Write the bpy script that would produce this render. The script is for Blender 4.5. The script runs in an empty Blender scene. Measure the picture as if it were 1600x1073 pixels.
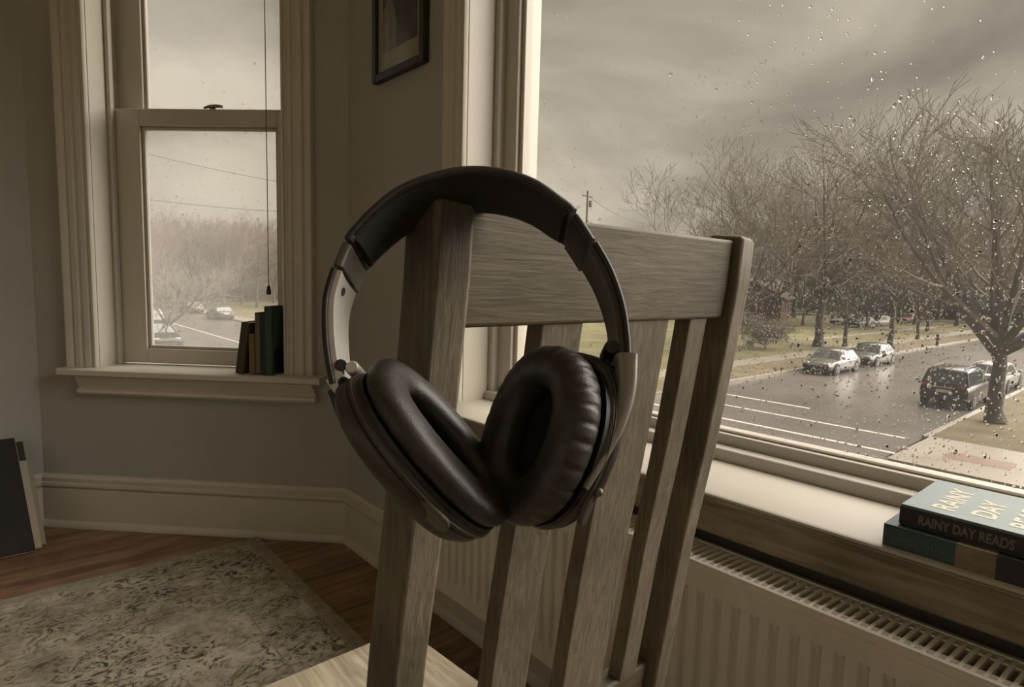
import bpy, bmesh, math, random
from math import sin, cos, pi, radians, sqrt, tan, atan2, hypot, floor as ffloor
from mathutils import Vector, Matrix, Quaternion, noise as mnoise

scene = bpy.context.scene
col = scene.collection
V = Vector

# ------------------------------------------------------------------ camera
IMG_W, IMG_H, FOC = 1600, 1073, 950.0
YAW, PITCH, ROLL = radians(41.3), radians(5.9), radians(1.53)
CAM = V((0, 0, 1.0))
FW = V((sin(YAW) * cos(PITCH), cos(YAW) * cos(PITCH), -sin(PITCH)))
_rt = V((cos(YAW), -sin(YAW), 0)); _up = _rt.cross(FW)
CR = _rt * cos(ROLL) + _up * sin(ROLL)
CU = -_rt * sin(ROLL) + _up * cos(ROLL)
camd = bpy.data.cameras.new('camera'); camo = bpy.data.objects.new('camera', camd); col.objects.link(camo)
camd.sensor_width = 36.0; camd.lens = 36.0 * FOC / IMG_W; camd.clip_start = 0.02; camd.clip_end = 2000
camo.matrix_world = Matrix(((CR.x, CU.x, -FW.x, CAM.x), (CR.y, CU.y, -FW.y, CAM.y), (CR.z, CU.z, -FW.z, CAM.z), (0, 0, 0, 1)))
scene.camera = camo

def ray(px, py): return FW + CR * ((px - 800) / FOC) - CU * ((py - 536.5) / FOC)
def on_plane(px, py, n, d):
    r = ray(px, py); n = V(n); return CAM + r * ((d - n.dot(CAM)) / n.dot(r))
def on_z(px, py, z): return on_plane(px, py, (0, 0, 1), z)
def at_range(px, py, dist):
    r = ray(px, py); return CAM + r * (dist / hypot(r.x, r.y))

# ------------------------------------------------------------------ sky
world = bpy.data.worlds.new('overcast'); scene.world = world; world.use_nodes = True
nt = world.node_tree; nt.nodes.clear()
wo = nt.nodes.new('ShaderNodeOutputWorld'); bg = nt.nodes.new('ShaderNodeBackground')
tc = nt.nodes.new('ShaderNodeTexCoord'); mp = nt.nodes.new('ShaderNodeMapping')
mp.inputs['Scale'].default_value = (1.0, 1.0, 2.6); mp.inputs['Location'].default_value = (-1.11, 6.4, -5.95)
mp.inputs['Rotation'].default_value = (-0.16, 0.15, 5.31)
n1 = nt.nodes.new('ShaderNodeTexNoise'); n1.inputs['Scale'].default_value = 1.8; n1.inputs['Detail'].default_value = 5
n1.inputs['Roughness'].default_value = 0.5; n1.inputs['Distortion'].default_value = 0.5
rp = nt.nodes.new('ShaderNodeValToRGB'); e = rp.color_ramp.elements
SKY_STR = 1.0
e[0].position = 0.32; e[0].color = (0.205, 0.180, 0.145, 1)
e[1].position = 0.64; e[1].color = (0.590, 0.520, 0.405, 1)
m = e.new(0.5); m.color = (0.385, 0.338, 0.266, 1)
bg.inputs['Strength'].default_value = SKY_STR
nt.links.new(tc.outputs['Generated'], mp.inputs['Vector']); nt.links.new(mp.outputs['Vector'], n1.inputs['Vector'])
nt.links.new(n1.outputs['Fac'], rp.inputs['Fac']); nt.links.new(rp.outputs['Color'], bg.inputs['Color'])
nt.links.new(bg.outputs['Background'], wo.inputs['Surface'])

scene.view_settings.view_transform = 'Standard'; scene.view_settings.look = 'None'
scene.view_settings.gamma = 1.0; scene.view_settings.use_curve_mapping = False
scene.view_settings.exposure = 0.0
scene.cycles.use_denoising = True
scene.cycles.max_bounces = 14; scene.cycles.diffuse_bounces = 7; scene.cycles.transparent_max_bounces = 24
scene.cycles.sample_clamp_indirect = 6.0; scene.cycles.caustics_refractive = False; scene.cycles.caustics_reflective = False

# soft daylight of the bright cloud deck high on the street side
sund = bpy.data.lights.new('cloud_sun', 'SUN'); sund.energy = 11.5; sund.angle = radians(84); sund.color = (1.0, 0.92, 0.815)
suno = bpy.data.objects.new('cloud_sun', sund); col.objects.link(suno)
suno.rotation_euler = V((0.58, -0.42, 0.69)).to_track_quat('Z', 'Y').to_euler()

def portal(name, center, ex, ey, sx, sy):
    ld = bpy.data.lights.new(name, 'AREA'); ld.shape = 'RECTANGLE'; ld.size = sx; ld.size_y = sy; ld.cycles.is_portal = True
    o = bpy.data.objects.new(name, ld); col.objects.link(o)
    ex = V(ex).normalized(); ey = V(ey).normalized(); ez = ex.cross(ey)
    o.matrix_world = Matrix(((ex.x, ey.x, ez.x, center[0]), (ex.y, ey.y, ez.y, center[1]), (ex.z, ey.z, ez.z, center[2]), (0, 0, 0, 1)))
portal('portal_big_window', (1.22, 0.15, 1.55), (0, 1, 0), (0, 0, 1), 2.4, 1.8)       # -z axis must face the room

# ------------------------------------------------------------------ helpers
def lin(c):
    return tuple(((x / 255) / 12.92 if x / 255 <= 0.04045 else ((x / 255 + 0.055) / 1.055) ** 2.4) for x in c) + (1.0,)

MATS = {}
def new_mat(name):
    m = bpy.data.materials.new(name); m.use_nodes = True
    MATS[name] = m
    return m, m.node_tree, m.node_tree.nodes['Principled BSDF']

def plain(name, rgb, rough=0.6, metal=0.0, var=0.12, vscale=8.0, bump=0.0, bscale=200.0, spec=0.5, detail=4):
    m, t, b = new_mat(name)
    b.inputs['Roughness'].default_value = rough; b.inputs['Metallic'].default_value = metal
    b.inputs['Specular IOR Level'].default_value = spec
    tcn = t.nodes.new('ShaderNodeTexCoord'); nz = t.nodes.new('ShaderNodeTexNoise')
    nz.inputs['Scale'].default_value = vscale; nz.inputs['Detail'].default_value = detail
    cr = t.nodes.new('ShaderNodeValToRGB'); c = lin(rgb)
    cr.color_ramp.elements[0].position = 0.3; cr.color_ramp.elements[1].position = 0.7
    cr.color_ramp.elements[0].color = tuple(x * (1 - var) for x in c[:3]) + (1,)
    cr.color_ramp.elements[1].color = tuple(min(1, x * (1 + var)) for x in c[:3]) + (1,)
    t.links.new(tcn.outputs['Object'], nz.inputs['Vector']); t.links.new(nz.outputs['Fac'], cr.inputs['Fac'])
    t.links.new(cr.outputs['Color'], b.inputs['Base Color'])
    if bump:
        n2 = t.nodes.new('ShaderNodeTexNoise'); n2.inputs['Scale'].default_value = bscale; n2.inputs['Detail'].default_value = 3
        bp = t.nodes.new('ShaderNodeBump'); bp.inputs['Strength'].default_value = bump; bp.inputs['Distance'].default_value = 0.002
        t.links.new(tcn.outputs['Object'], n2.inputs['Vector']); t.links.new(n2.outputs['Fac'], bp.inputs['Height'])
        t.links.new(bp.outputs['Normal'], b.inputs['Normal'])
    return m

def wood(name, light, dark, axis='X', scale=1.0, rough=0.55, wear=None, bump=0.25, spec=0.35, contrast=(0.32, 0.68)):
    m, t, b = new_mat(name)
    b.inputs['Roughness'].default_value = rough; b.inputs['Specular IOR Level'].default_value = spec
    tcn = t.nodes.new('ShaderNodeTexCoord'); mpn = t.nodes.new('ShaderNodeMapping')
    s = [60.0 * scale] * 3; s['XYZ'.index(axis)] = 4.5 * scale
    mpn.inputs['Scale'].default_value = s
    oi = t.nodes.new('ShaderNodeObjectInfo'); mul = t.nodes.new('ShaderNodeVectorMath'); mul.operation = 'ADD'
    mm = t.nodes.new('ShaderNodeMath'); mm.operation = 'MULTIPLY'; mm.inputs[1].default_value = 37.0
    t.links.new(oi.outputs['Random'], mm.inputs[0])
    t.links.new(tcn.outputs['Object'], mul.inputs[0]); t.links.new(mm.outputs[0], mul.inputs[1])
    t.links.new(mul.outputs[0], mpn.inputs['Vector'])
    nz = t.nodes.new('ShaderNodeTexNoise'); nz.inputs['Scale'].default_value = 1.0; nz.inputs['Detail'].default_value = 7
    nz.inputs['Roughness'].default_value = 0.65; nz.inputs['Distortion'].default_value = 0.6
    t.links.new(mpn.outputs['Vector'], nz.inputs['Vector'])
    cr = t.nodes.new('ShaderNodeValToRGB')
    cr.color_ramp.elements[0].position = contrast[0]; cr.color_ramp.elements[1].position = contrast[1]
    cr.color_ramp.elements[0].color = lin(dark); cr.color_ramp.elements[1].color = lin(light)
    t.links.new(nz.outputs['Fac'], cr.inputs['Fac'])
    out = cr.outputs['Color']
    big = t.nodes.new('ShaderNodeTexNoise'); big.inputs['Scale'].default_value = 7.0; big.inputs['Detail'].default_value = 3
    t.links.new(mul.outputs[0], big.inputs['Vector'])
    br = t.nodes.new('ShaderNodeMapRange'); br.inputs['To Min'].default_value = 0.72; br.inputs['To Max'].default_value = 1.28
    br.inputs['From Min'].default_value = 0.3; br.inputs['From Max'].default_value = 0.7
    t.links.new(big.outputs['Fac'], br.inputs['Value'])
    mx = t.nodes.new('ShaderNodeMix'); mx.data_type = 'RGBA'; mx.blend_type = 'MULTIPLY'; mx.inputs['Factor'].default_value = 1.0
    t.links.new(out, mx.inputs[6]); t.links.new(br.outputs['Result'], mx.inputs[7]); out = mx.outputs[2]
    if wear:
        wn = t.nodes.new('ShaderNodeTexNoise'); wn.inputs['Scale'].default_value = 26.0; wn.inputs['Detail'].default_value = 4
        t.links.new(mul.outputs[0], wn.inputs['Vector'])
        wr = t.nodes.new('ShaderNodeMapRange'); wr.inputs['From Min'].default_value = 0.60; wr.inputs['From Max'].default_value = 0.72
        t.links.new(wn.outputs['Fac'], wr.inputs['Value'])
        m2 = t.nodes.new('ShaderNodeMix'); m2.data_type = 'RGBA'; m2.inputs[7].default_value = lin(wear)
        sc = t.nodes.new('ShaderNodeMath'); sc.operation = 'MULTIPLY'; sc.inputs[1].default_value = 0.4
        t.links.new(wr.outputs['Result'], sc.inputs[0]); t.links.new(sc.outputs[0], m2.inputs['Factor'])
        t.links.new(out, m2.inputs[6]); out = m2.outputs[2]
    t.links.new(out, b.inputs['Base Color'])
    bp = t.nodes.new('ShaderNodeBump'); bp.inputs['Strength'].default_value = bump; bp.inputs['Distance'].default_value = 0.0015
    t.links.new(nz.outputs['Fac'], bp.inputs['Height']); t.links.new(bp.outputs['Normal'], b.inputs['Normal'])
    return m

class MB:
    """collects shapes and links them as one mesh object"""
    def __init__(s): s.v = []; s.f = []
    def add(s, vs, fs):
        o = len(s.v); s.v += [V(p) for p in vs]; s.f += [tuple(i + o for i in f) for f in fs]; return s
    def box(s, a, b):
        x0, y0, z0 = a; x1, y1, z1 = b
        return s.hexa([(x0, y0, z0), (x1, y0, z0), (x1, y1, z0), (x0, y1, z0), (x0, y0, z1), (x1, y0, z1), (x1, y1, z1), (x0, y1, z1)])
    def hexa(s, p):
        return s.add(p, [(3, 2, 1, 0), (4, 5, 6, 7), (0, 1, 5, 4), (1, 2, 6, 5), (2, 3, 7, 6), (3, 0, 4, 7)])
    def loft(s, rings, closed=True, cap=True, loop=False):
        n = len(rings[0]); vs = [p for r in rings for p in r]; fs = []
        m = len(rings)
        for i in range(m if loop else m - 1):
            j = (i + 1) % m
            for k in range(n if closed else n - 1):
                l = (k + 1) % n
                fs.append((i * n + k, i * n + l, j * n + l, j * n + k))
        if cap and not loop:
            fs.append(tuple(range(n - 1, -1, -1))); fs.append(tuple((m - 1) * n + k for k in range(n)))
        return s.add(vs, fs)
    def tube(s, pts, rad, n=6, cap=True):
        pts = [V(p) for p in pts]
        if not isinstance(rad, (list, tuple)): rad = [rad] * len(pts)
        rings = []; ref = None
        for i, p in enumerate(pts):
            d = (pts[min(i + 1, len(pts) - 1)] - pts[max(i - 1, 0)])
            d = d.normalized() if d.length > 1e-9 else V((0, 0, 1))
            if ref is None: ref = d.orthogonal().normalized()
            ref = (ref - d * ref.dot(d))
            ref = ref.normalized() if ref.length > 1e-6 else d.orthogonal().normalized()
            b = d.cross(ref)
            rings.append([p + (ref * cos(2 * pi * k / n) + b * sin(2 * pi * k / n)) * rad[i] for k in range(n)])
        return s.loft(rings, cap=cap)
    def lathe(s, prof, o, ax, ex=None, n=20, cap=True):
        ax = V(ax).normalized(); ex = V(ex).normalized() if ex else ax.orthogonal().normalized(); ey = ax.cross(ex); o = V(o)
        return s.loft([[o + ax * h + (ex * cos(2 * pi * k / n) + ey * sin(2 * pi * k / n)) * r for k in range(n)] for (r, h) in prof], cap=cap)
    def prism(s, poly, d):
        poly = [V(p) for p in poly]; d = V(d)
        return s.loft([poly, [p + d for p in poly]])
    def sphere(s, c, r, n=10, m=6):
        c = V(c); r = V(r) if hasattr(r, '__len__') else V((r, r, r)); rings = []
        for i in range(1, m):
            t = pi * i / m
            rings.append([c + V((r.x * sin(t) * cos(2 * pi * k / n), r.y * sin(t) * sin(2 * pi * k / n), -r.z * cos(t))) for k in range(n)])
        o = len(s.v); s.loft(rings, cap=False)
        a = len(s.v); s.v += [c - V((0, 0, r.z)), c + V((0, 0, r.z))]
        for k in range(n):
            l = (k + 1) % n; s.f.append((a, o + l, o + k)); q = o + (m - 2) * n; s.f.append((a + 1, q + k, q + l))
        return s
    def xf(s, M):
        s.v = [M @ p for p in s.v]; return s
    def mesh(s, name, mat, smooth=None, shift=V((0, 0, 0))):
        me = bpy.data.meshes.new(name); me.from_pydata([p - shift for p in s.v], [], s.f)
        if isinstance(mat, (list, tuple)):
            for q in mat: me.materials.append(q)
        elif mat: me.materials.append(mat)
        bm = bmesh.new(); bm.from_mesh(me); bmesh.ops.recalc_face_normals(bm, faces=bm.faces); bm.to_mesh(me); bm.free()
        if smooth is not None:
            me.shade_smooth()
            if smooth < 180: me.set_sharp_from_angle(angle=radians(smooth))
        me.update(); return me
    def build(s, name, mat, parent=None, smooth=None, bevel=0, segs=2, local=False):
        if parent is None and not local:
            xs = [p.x for p in s.v]; ys = [p.y for p in s.v]; zs = [p.z for p in s.v]
            sh = V(((min(xs) + max(xs)) / 2, (min(ys) + max(ys)) / 2, min(zs)))
        elif parent is not None and not local: sh = V(parent['_o']) if '_o' in parent else V((0, 0, 0))
        else: sh = V((0, 0, 0))
        o = bpy.data.objects.new(name, s.mesh(name, mat, smooth, sh)); col.objects.link(o)
        if parent is not None:
            o.parent = parent
            if '_o' in parent: o['_o'] = list(parent['_o'])
        else:
            o.location = sh; o['_o'] = list(sh)
        if bevel:
            bv = o.modifiers.new('bevel', 'BEVEL'); bv.width = bevel; bv.segments = segs; bv.limit_method = 'ANGLE'; bv.angle_limit = radians(40)
            if smooth is None: o.data.shade_smooth(); o.data.set_sharp_from_angle(angle=radians(50))
            bv.harden_normals = False
        return o

def tag(o, label=None, cat=None, group=None, kind=None):
    if label: o['label'] = label
    if cat: o['category'] = cat
    if group: o['group'] = group
    if kind: o['kind'] = kind
    return o
def thing(name, loc, label=None, cat=None, group=None, kind=None, rotz=0, local=False):
    o = bpy.data.objects.new(name, None); col.objects.link(o); o.location = loc; o.rotation_euler = (0, 0, rotz)
    o.empty_display_size = 0.05
    if not local: o['_o'] = list(loc)
    return tag(o, label, cat, group, kind)
def copy_tree(o, parent=None):
    c = o.copy(); col.objects.link(c); c.parent = parent
    for ch in list(o.children): copy_tree(ch, c)
    return c
def catmull(pts, per=8):
    out = []; P = [pts[0]] + list(pts) + [pts[-1]]
    for i in range(1, len(P) - 2):
        for k in range(per):
            t = k / per; a, b, c, d = P[i - 1], P[i], P[i + 1], P[i + 2]
            out.append(tuple(0.5 * ((2 * b[j]) + (-a[j] + c[j]) * t + (2 * a[j] - 5 * b[j] + 4 * c[j] - d[j]) * t * t + (-a[j] + 3 * b[j] - 3 * c[j] + d[j]) * t ** 3) for j in range(len(b))))
    out.append(tuple(pts[-1])); return out

# ------------------------------------------------------------------ materials
wall_m = plain('wall_paint', (165, 162, 155), 0.85, var=0.05, vscale=3, bump=0.12, bscale=160)
trim_m = plain('trim_paint', (196, 190, 176), 0.45, var=0.04, vscale=5, bump=0.04, bscale=90)
trimw_m = plain('sash_paint', (178, 172, 160), 0.42, var=0.03, vscale=5, bump=0.03, bscale=90)
ceil_m = plain('ceiling_paint', (236, 233, 226), 0.9, var=0.03)
floor_m = wood('floor_boards', (128, 84, 52), (70, 42, 27), 'X', 0.5, 0.38, spec=0.45)
plank_m = wood('oak_planks', (158, 124, 96), (96, 72, 54), 'X', 0.55, 0.36, spec=0.5)
chair_z = wood('weathered_oak_upright', (126, 116, 97), (78, 70, 57), 'Z', 4.2, 0.6, wear=(104, 80, 60), bump=0.5, contrast=(.24, .76))
chair_x = wood('weathered_oak_cross', (116, 106, 88), (70, 62, 50), 'X', 4.2, 0.6, wear=(104, 80, 60), bump=0.5, contrast=(.24, .76))
seat_m = wood('worn_seat_wood', (164, 153, 132), (112, 101, 82), 'Y', 1.6, 0.5, wear=(130, 104, 72), bump=0.3)
apron_m = wood('sill_wood', (152, 141, 122), (104, 94, 78), 'Y', 1.0, 0.6, bump=0.4)
rad_m = plain('radiator_enamel', (204, 197, 182), 0.4, var=0.03)
radin_m = plain('radiator_inside', (60, 55, 48), 0.8)
black_frame = plain('black_frame', (34, 31, 28), 0.4)
mat_board = plain('mat_board', (150, 143, 128), 0.9, var=0.03)
print_m = plain('photo_print', (52, 47, 41), 0.5, var=0.45, vscale=14)
pale_print = plain('photo_pale', (112, 106, 94), 0.5, var=0.2, vscale=20)

def glass_mat(name, tint=(1, 1, 1), refl=0.9, fog=0.0):
    m, t, b = new_mat(name); t.nodes.remove(b)
    out = t.nodes['Material Output']; tr = t.nodes.new('ShaderNodeBsdfTransparent'); tr.inputs['Color'].default_value = tint + (1,)
    gl = t.nodes.new('ShaderNodeBsdfGlossy'); gl.inputs['Roughness'].default_value = 0.02
    fr = t.nodes.new('ShaderNodeLayerWeight'); fr.inputs['Blend'].default_value = .5
    pw = t.nodes.new('ShaderNodeMath'); pw.operation = 'POWER'; pw.inputs[1].default_value = 5.0
    mu = t.nodes.new('ShaderNodeMath'); mu.operation = 'MULTIPLY_ADD'; mu.inputs[1].default_value = refl; mu.inputs[2].default_value = .03 * refl
    mx = t.nodes.new('ShaderNodeMixShader')
    t.links.new(fr.outputs['Facing'], pw.inputs[0]); t.links.new(pw.outputs[0], mu.inputs[0]); t.links.new(mu.outputs[0], mx.inputs[0]); t.links.new(tr.outputs[0], mx.inputs[1]); t.links.new(gl.outputs[0], mx.inputs[2])
    if fog:
        tl = t.nodes.new('ShaderNodeBsdfTranslucent'); tl.inputs['Color'].default_value = (.95, .95, .95, 1); m2 = t.nodes.new('ShaderNodeMixShader'); m2.inputs[0].default_value = fog
        t.links.new(mx.outputs[0], m2.inputs[1]); t.links.new(tl.outputs[0], m2.inputs[2]); t.links.new(m2.outputs[0], out.inputs['Surface'])
    else: t.links.new(mx.outputs[0], out.inputs['Surface'])
    return m
pane_m = glass_mat('window_glass', (0.97, 0.97, 0.97), 0.35)
wet_m = glass_mat('rain_wet_glass', (0.97, 0.97, 0.97), 0.3, .010)
fog_m = glass_mat('fogged_glass', (0.97, 0.97, 0.97), 0.3, .13)
frame_glass = glass_mat('picture_glass', (1, 1, 1), 0.6)
m, t, b = new_mat('rain_water'); drop_m = m
b.inputs['Transmission Weight'].default_value = 1.0; b.inputs['IOR'].default_value = 1.33; b.inputs['Roughness'].default_value = 0.0
b.inputs['Base Color'].default_value = (1, 1, 1, 1)

# ------------------------------------------------------------------ room shell
XR = 1.0167; CORNER = V((XR, 2.0685, 0)); PL = V((0.158, 2.927, 0)); EL = V((1, -1, 0)).normalized(); NL = V((1, 1, 0)).normalized(); LEN_L = (CORNER - PL).length
RX0, RY0, ZC = -3.4, -3.2, 2.75
WT = 0.26
def Lp(s, n, z): return PL + EL * s + NL * n + V((0, 0, z))
def lbox(mb, s0, s1, n0, n1, z0, z1):
    return mb.hexa([Lp(s0, n0, z0), Lp(s1, n0, z0), Lp(s1, n1, z0), Lp(s0, n1, z0), Lp(s0, n0, z1), Lp(s1, n0, z1), Lp(s1, n1, z1), Lp(s0, n1, z1)])

fl = MB(); poly = [(RX0, RY0, -0.2), (XR + WT, RY0, -0.2), (XR + WT, 2.0685, -0.2), (XR + .1, 2.2, -0.2), (0.158, 2.927 + WT, -0.2), (RX0, 2.927 + WT, -0.2)]
fl.prism(poly, (0, 0, 0.188))
floor_o = tag(fl.build('floor', floor_m), kind='structure')
cl = MB(); cl.prism([(p[0], p[1], ZC) for p in poly], (0, 0, 0.2)); tag(cl.build('ceiling', ceil_m), kind='structure')

# big window opening in the right wall
OY0, OY1, OZ0, OZ1 = -1.05, 1.375, 0.645, 2.38
mb = MB(); x0, x1 = XR, XR + WT
mb.box((x0, RY0, -0.05), (x1, 2.0685, OZ0)); mb.box((x0, RY0, OZ1), (x1, 2.0685, ZC)); mb.box((x0, OY1, OZ0), (x1, 2.0685, OZ1)); mb.box((x0, RY0, OZ0), (x1, OY0, OZ1))
tag(mb.build('wall_right', wall_m), kind='structure')
# bay wall with the left window
SO0, SO1, LZ0, LZ1 = 0.238, 0.985, 0.63, 2.42
mb = MB(); lbox(mb, 0, SO0, 0, WT, -0.05, ZC); lbox(mb, SO1, LEN_L, 0, WT, -0.05, ZC); lbox(mb, SO0, SO1, 0, WT, -0.05, LZ0); lbox(mb, SO0, SO1, 0, WT, LZ1, ZC)
tag(mb.build('wall_back', wall_m), kind='structure')
mb = MB(); mb.box((RX0, 2.927, -0.05), (0.158, 2.927 + WT, ZC)); tag(mb.build('wall_left', wall_m), kind='structure')
light_wall = plain('pale_wall_paint', (214, 210, 200), .85, var=.04, vscale=3)  # unseen walls made paler than the others to bounce more light
mb = MB(); VY0, VY1, VZ0, VZ1 = -2.4, 1.9, .5, 2.5        # side wall; the unseen window behind the viewer is added for light
mb.box((RX0 - .1, RY0, -0.05), (RX0, 2.927 + WT, VZ0)); mb.box((RX0 - .1, RY0, VZ1), (RX0, 2.927 + WT, ZC)); mb.box((RX0 - .1, RY0, VZ0), (RX0, VY0, VZ1)); mb.box((RX0 - .1, VY1, VZ0), (RX0, 2.927 + WT, VZ1))
tag(mb.build('wall_side', light_wall), kind='structure')
w4 = thing('added_fill_window_4', (RX0, (VY0 + VY1) / 2, VZ0), kind='structure')
for i in range(4):
    yq = VY0 + (VY1 - VY0) * i / 3; mb = MB(); mb.box((RX0 - .08, yq - .035, VZ0), (RX0 + .01, yq + .035, VZ1)); mb.build('mullion', trim_m, w4, bevel=.004)
for zq in (VZ0, VZ1):
    mb = MB(); mb.box((RX0 - .08, VY0 - .05, zq - .04), (RX0 + .02, VY1 + .05, zq + .04)); mb.build('rail', trim_m, w4, bevel=.004)
for i in range(3):
    yq = VY0 + (VY1 - VY0) * i / 3; mb = MB(); mb.box((RX0 - .05, yq + .03, VZ0 + .03), (RX0 - .046, yq + (VY1 - VY0) / 3 - .03, VZ1 - .03)); mb.build('pane', pane_m, w4)
mb = MB(); WX0, WX1, WZ0, WZ1 = -2.6, .7, .75, 2.45      # rear wall; wide unseen window added behind the viewer to brighten the room
mb.box((RX0 - .1, RY0 - .1, -0.05), (XR + WT, RY0, WZ0)); mb.box((RX0 - .1, RY0 - .1, WZ1), (XR + WT, RY0, ZC)); mb.box((RX0 - .1, RY0 - .1, WZ0), (WX0, RY0, WZ1)); mb.box((WX1, RY0 - .1, WZ0), (XR + WT, RY0, WZ1))
tag(mb.build('wall_rear', light_wall), kind='structure')
w3 = thing('added_fill_window_3', ((WX0 + WX1) / 2, RY0, WZ0), kind='structure')
for i in range(4):
    xq = WX0 + (WX1 - WX0) * i / 3; mb = MB(); mb.box((xq - .035, RY0 - .08, WZ0), (xq + .035, RY0 + .01, WZ1)); mb.build('mullion', trim_m, w3, bevel=.004)
for zq in (WZ0, WZ1):
    mb = MB(); mb.box((WX0 - .05, RY0 - .08, zq - .04), (WX1 + .05, RY0 + .02, zq + .04)); mb.build('rail', trim_m, w3, bevel=.004)
for i in range(3):
    xq = WX0 + (WX1 - WX0) * i / 3; mb = MB(); mb.box((xq + .03, RY0 - .05, WZ0 + .03), (xq + (WX1 - WX0) / 3 - .03, RY0 - .046, WZ1 - .03)); mb.build('pane', pane_m, w3)

# baseboards: a moulded profile swept along the wall; (depth from wall, z)
BPROF = [(0, 0), (0.030, 0), (0.030, 0.012), (0.024, 0.024), (0.020, 0.028), (0.020, 0.150), (0.015, 0.153), (0.022, 0.160), (0.026, 0.166), (0.026, 0.176), (0.018, 0.180), (0.020, 0.186), (0.021, 0.196), (0.012, 0.207), (0, 0.208)]
def sweep2(name, a, b, na, nb, mat):
    mb = MB(); mb.loft([[V((a[0], a[1], z)) + V(na) * d for d, z in BPROF], [V((b[0], b[1], z)) + V(nb) * d for d, z in BPROF]])
    return tag(mb.build(name, mat, smooth=30), kind='structure')
k = tan(radians(22.5))
sweep2('baseboard_back', PL, CORNER, (-NL.x + EL.x * k, -NL.y + EL.y * k, 0), (-NL.x - EL.x * k, -NL.y - EL.y * k, 0), trim_m)
sweep2('baseboard_right', CORNER, (XR, RY0, 0), (-1, -k, 0), (-1, 0, 0), trim_m)
sweep2('baseboard_left', (RX0, 2.927, 0), PL, (0, -1, 0), (k, -1, 0), trim_m)

# oak planks of the floor (children of the floor)
random.seed(4)
PW = 0.083; npl = 0; y = -0.62
while y < 2.93:
    xe = min(1.03, 3.085 - y + 0.03); x = -1.9 + random.random() * 0.5
    cuts = [x]
    while cuts[-1] < xe - 0.25: cuts.append(min(xe, cuts[-1] + random.uniform(0.8, 1.5)))
    cuts[-1] = xe
    for a, bb in zip(cuts[:-1], cuts[1:]):
        mb = MB(); mb.box((a + .001, y + .0010, -0.0125), (bb - .001, y + PW - .0010, -0.0 - random.random() * .0008))
        o = mb.build('plank', plank_m); w = o.location.copy(); o.parent = floor_o; o.location = w - floor_o.location; npl += 1
    y += PW

# ------------------------------------------------------------------ window_1: double-hung window in the bay wall
w1 = thing('window_1', Lp((SO0 + SO1) / 2, 0, LZ0), kind='structure')
def casing_prof(side):   # (offset from the opening edge outwards, projection into the room)
    return [(0, 0), (0, .012), (.004, .018), (.010, .018), (.013, .012), (.020, .012), (.026, .019), (.040, .021), (.044, .015), (.056, .015), (.060, .022), (.078, .022), (.083, .014), (.088, .020), (.100, .026), (.112, .026), (.116, .018), (.116, 0)]
for side, s0 in ((-1, SO0 + .012), (1, SO1 - .012)):
    pr = casing_prof(side); mb = MB()
    mb.loft([[Lp(s0 + side * a, -d, z) for a, d in pr] for z in (0.63, 2.46)])
    mb.build('casing', trim_m, w1, smooth=35)
    mb = MB(); sj = SO0 if side < 0 else SO1          # jamb liner + stop bead
    lbox(mb, min(sj, sj - side * .014), max(sj, sj - side * .014), -.002, WT, LZ0, LZ1)
    mb.build('jamb', trim_m, w1, bevel=.002)
    mb = MB(); lbox(mb, min(sj - side * .014, sj - side * .030), max(sj - side * .014, sj - side * .030), .085, .108, LZ0, LZ1)
    mb.build('stop_bead', trim_m, w1, bevel=.004)
mb = MB(); lbox(mb, .10, 1.125, -.02, .012, 2.42, 2.56); mb.build('head_casing', trim_m, w1, bevel=.005)
mb = MB(); lbox(mb, SO0, SO1, -.002, WT, LZ1 - .015, LZ1); mb.build('head_jamb', trim_m, w1)
mb = MB(); mb.loft([[Lp(s, n, z) for n, z in ((WT, .60), (WT, .615), (.11, .632), (-.060, .632), (-.067, .627), (-.067, .609), (-.060, .604), (0, .604))] for s in (.128, 1.128)])
mb.build('window_stool', trim_m, w1, smooth=40)
mb = MB(); pr = [(0, .605), (-.045, .605), (-.043, .590), (-.022, .560), (-.020, .553), (-.030, .548), (-.032, .538), (-.024, .529), (0, .529)]
mb.loft([[Lp(s + (0.010 if i else -0.010) * (z - .529) / .076 * -1, n, z) for n, z in pr] for i, s in enumerate((.175, 1.10))])
mb.build('window_apron', trim_m, w1, smooth=35)
GL0, GL1 = .362, .903
def sash(name, n0, n1, z0, z1, zb, zt, s0, s1, g0, g1):
    mb = MB(); lbox(mb, s0, g0, n0, n1, z0, z1); lbox(mb, g1, s1, n0, n1, z0, z1); lbox(mb, g0, g1, n0, n1, z0, zb); lbox(mb, g0, g1, n0, n1, zt, z1)
    o = mb.build(name, trim_m, w1, bevel=.003)
    mb = MB()
    for (a, bq, c, d) in ((g0, g0 + .012, zb, zt), (g1 - .012, g1, zb, zt), (g0, g1, zb, zb + .012), (g0, g1, zt - .012, zt)): lbox(mb, a, bq, n0 + .012, n1 - .004, c, d)
    mb.build('glazing_bead', trimw_m, o, bevel=.003)
    mb = MB(); nm = (n0 + n1) / 2 + .004; lbox(mb, g0 + .006, g1 - .006, nm, nm + .003, zb + .006, zt - .006); mb.build('pane', fog_m, o)
    return o
lower = sash('lower_sash', .110, .145, .637, 1.614, .695, 1.550, SO0 + .015, SO1 - .015, GL0, GL1)
upper = sash('upper_sash', .150, .185, 1.560, 2.405, 1.605, 2.33, SO0 + .012, SO1 - .012, .352, .912)
mb = MB(); mb.lathe([(.012, 0), (.012, .006), (.008, .010), (.008, .013)], Lp(.645, .128, 1.614), (0, 0, 1), n=12)
mb.tube([Lp(.612, .124, 1.621), Lp(.63, .124, 1.626), Lp(.66, .126, 1.629), Lp(.682, .130, 1.628)], [.004, .006, .007, .005], 8)
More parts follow.
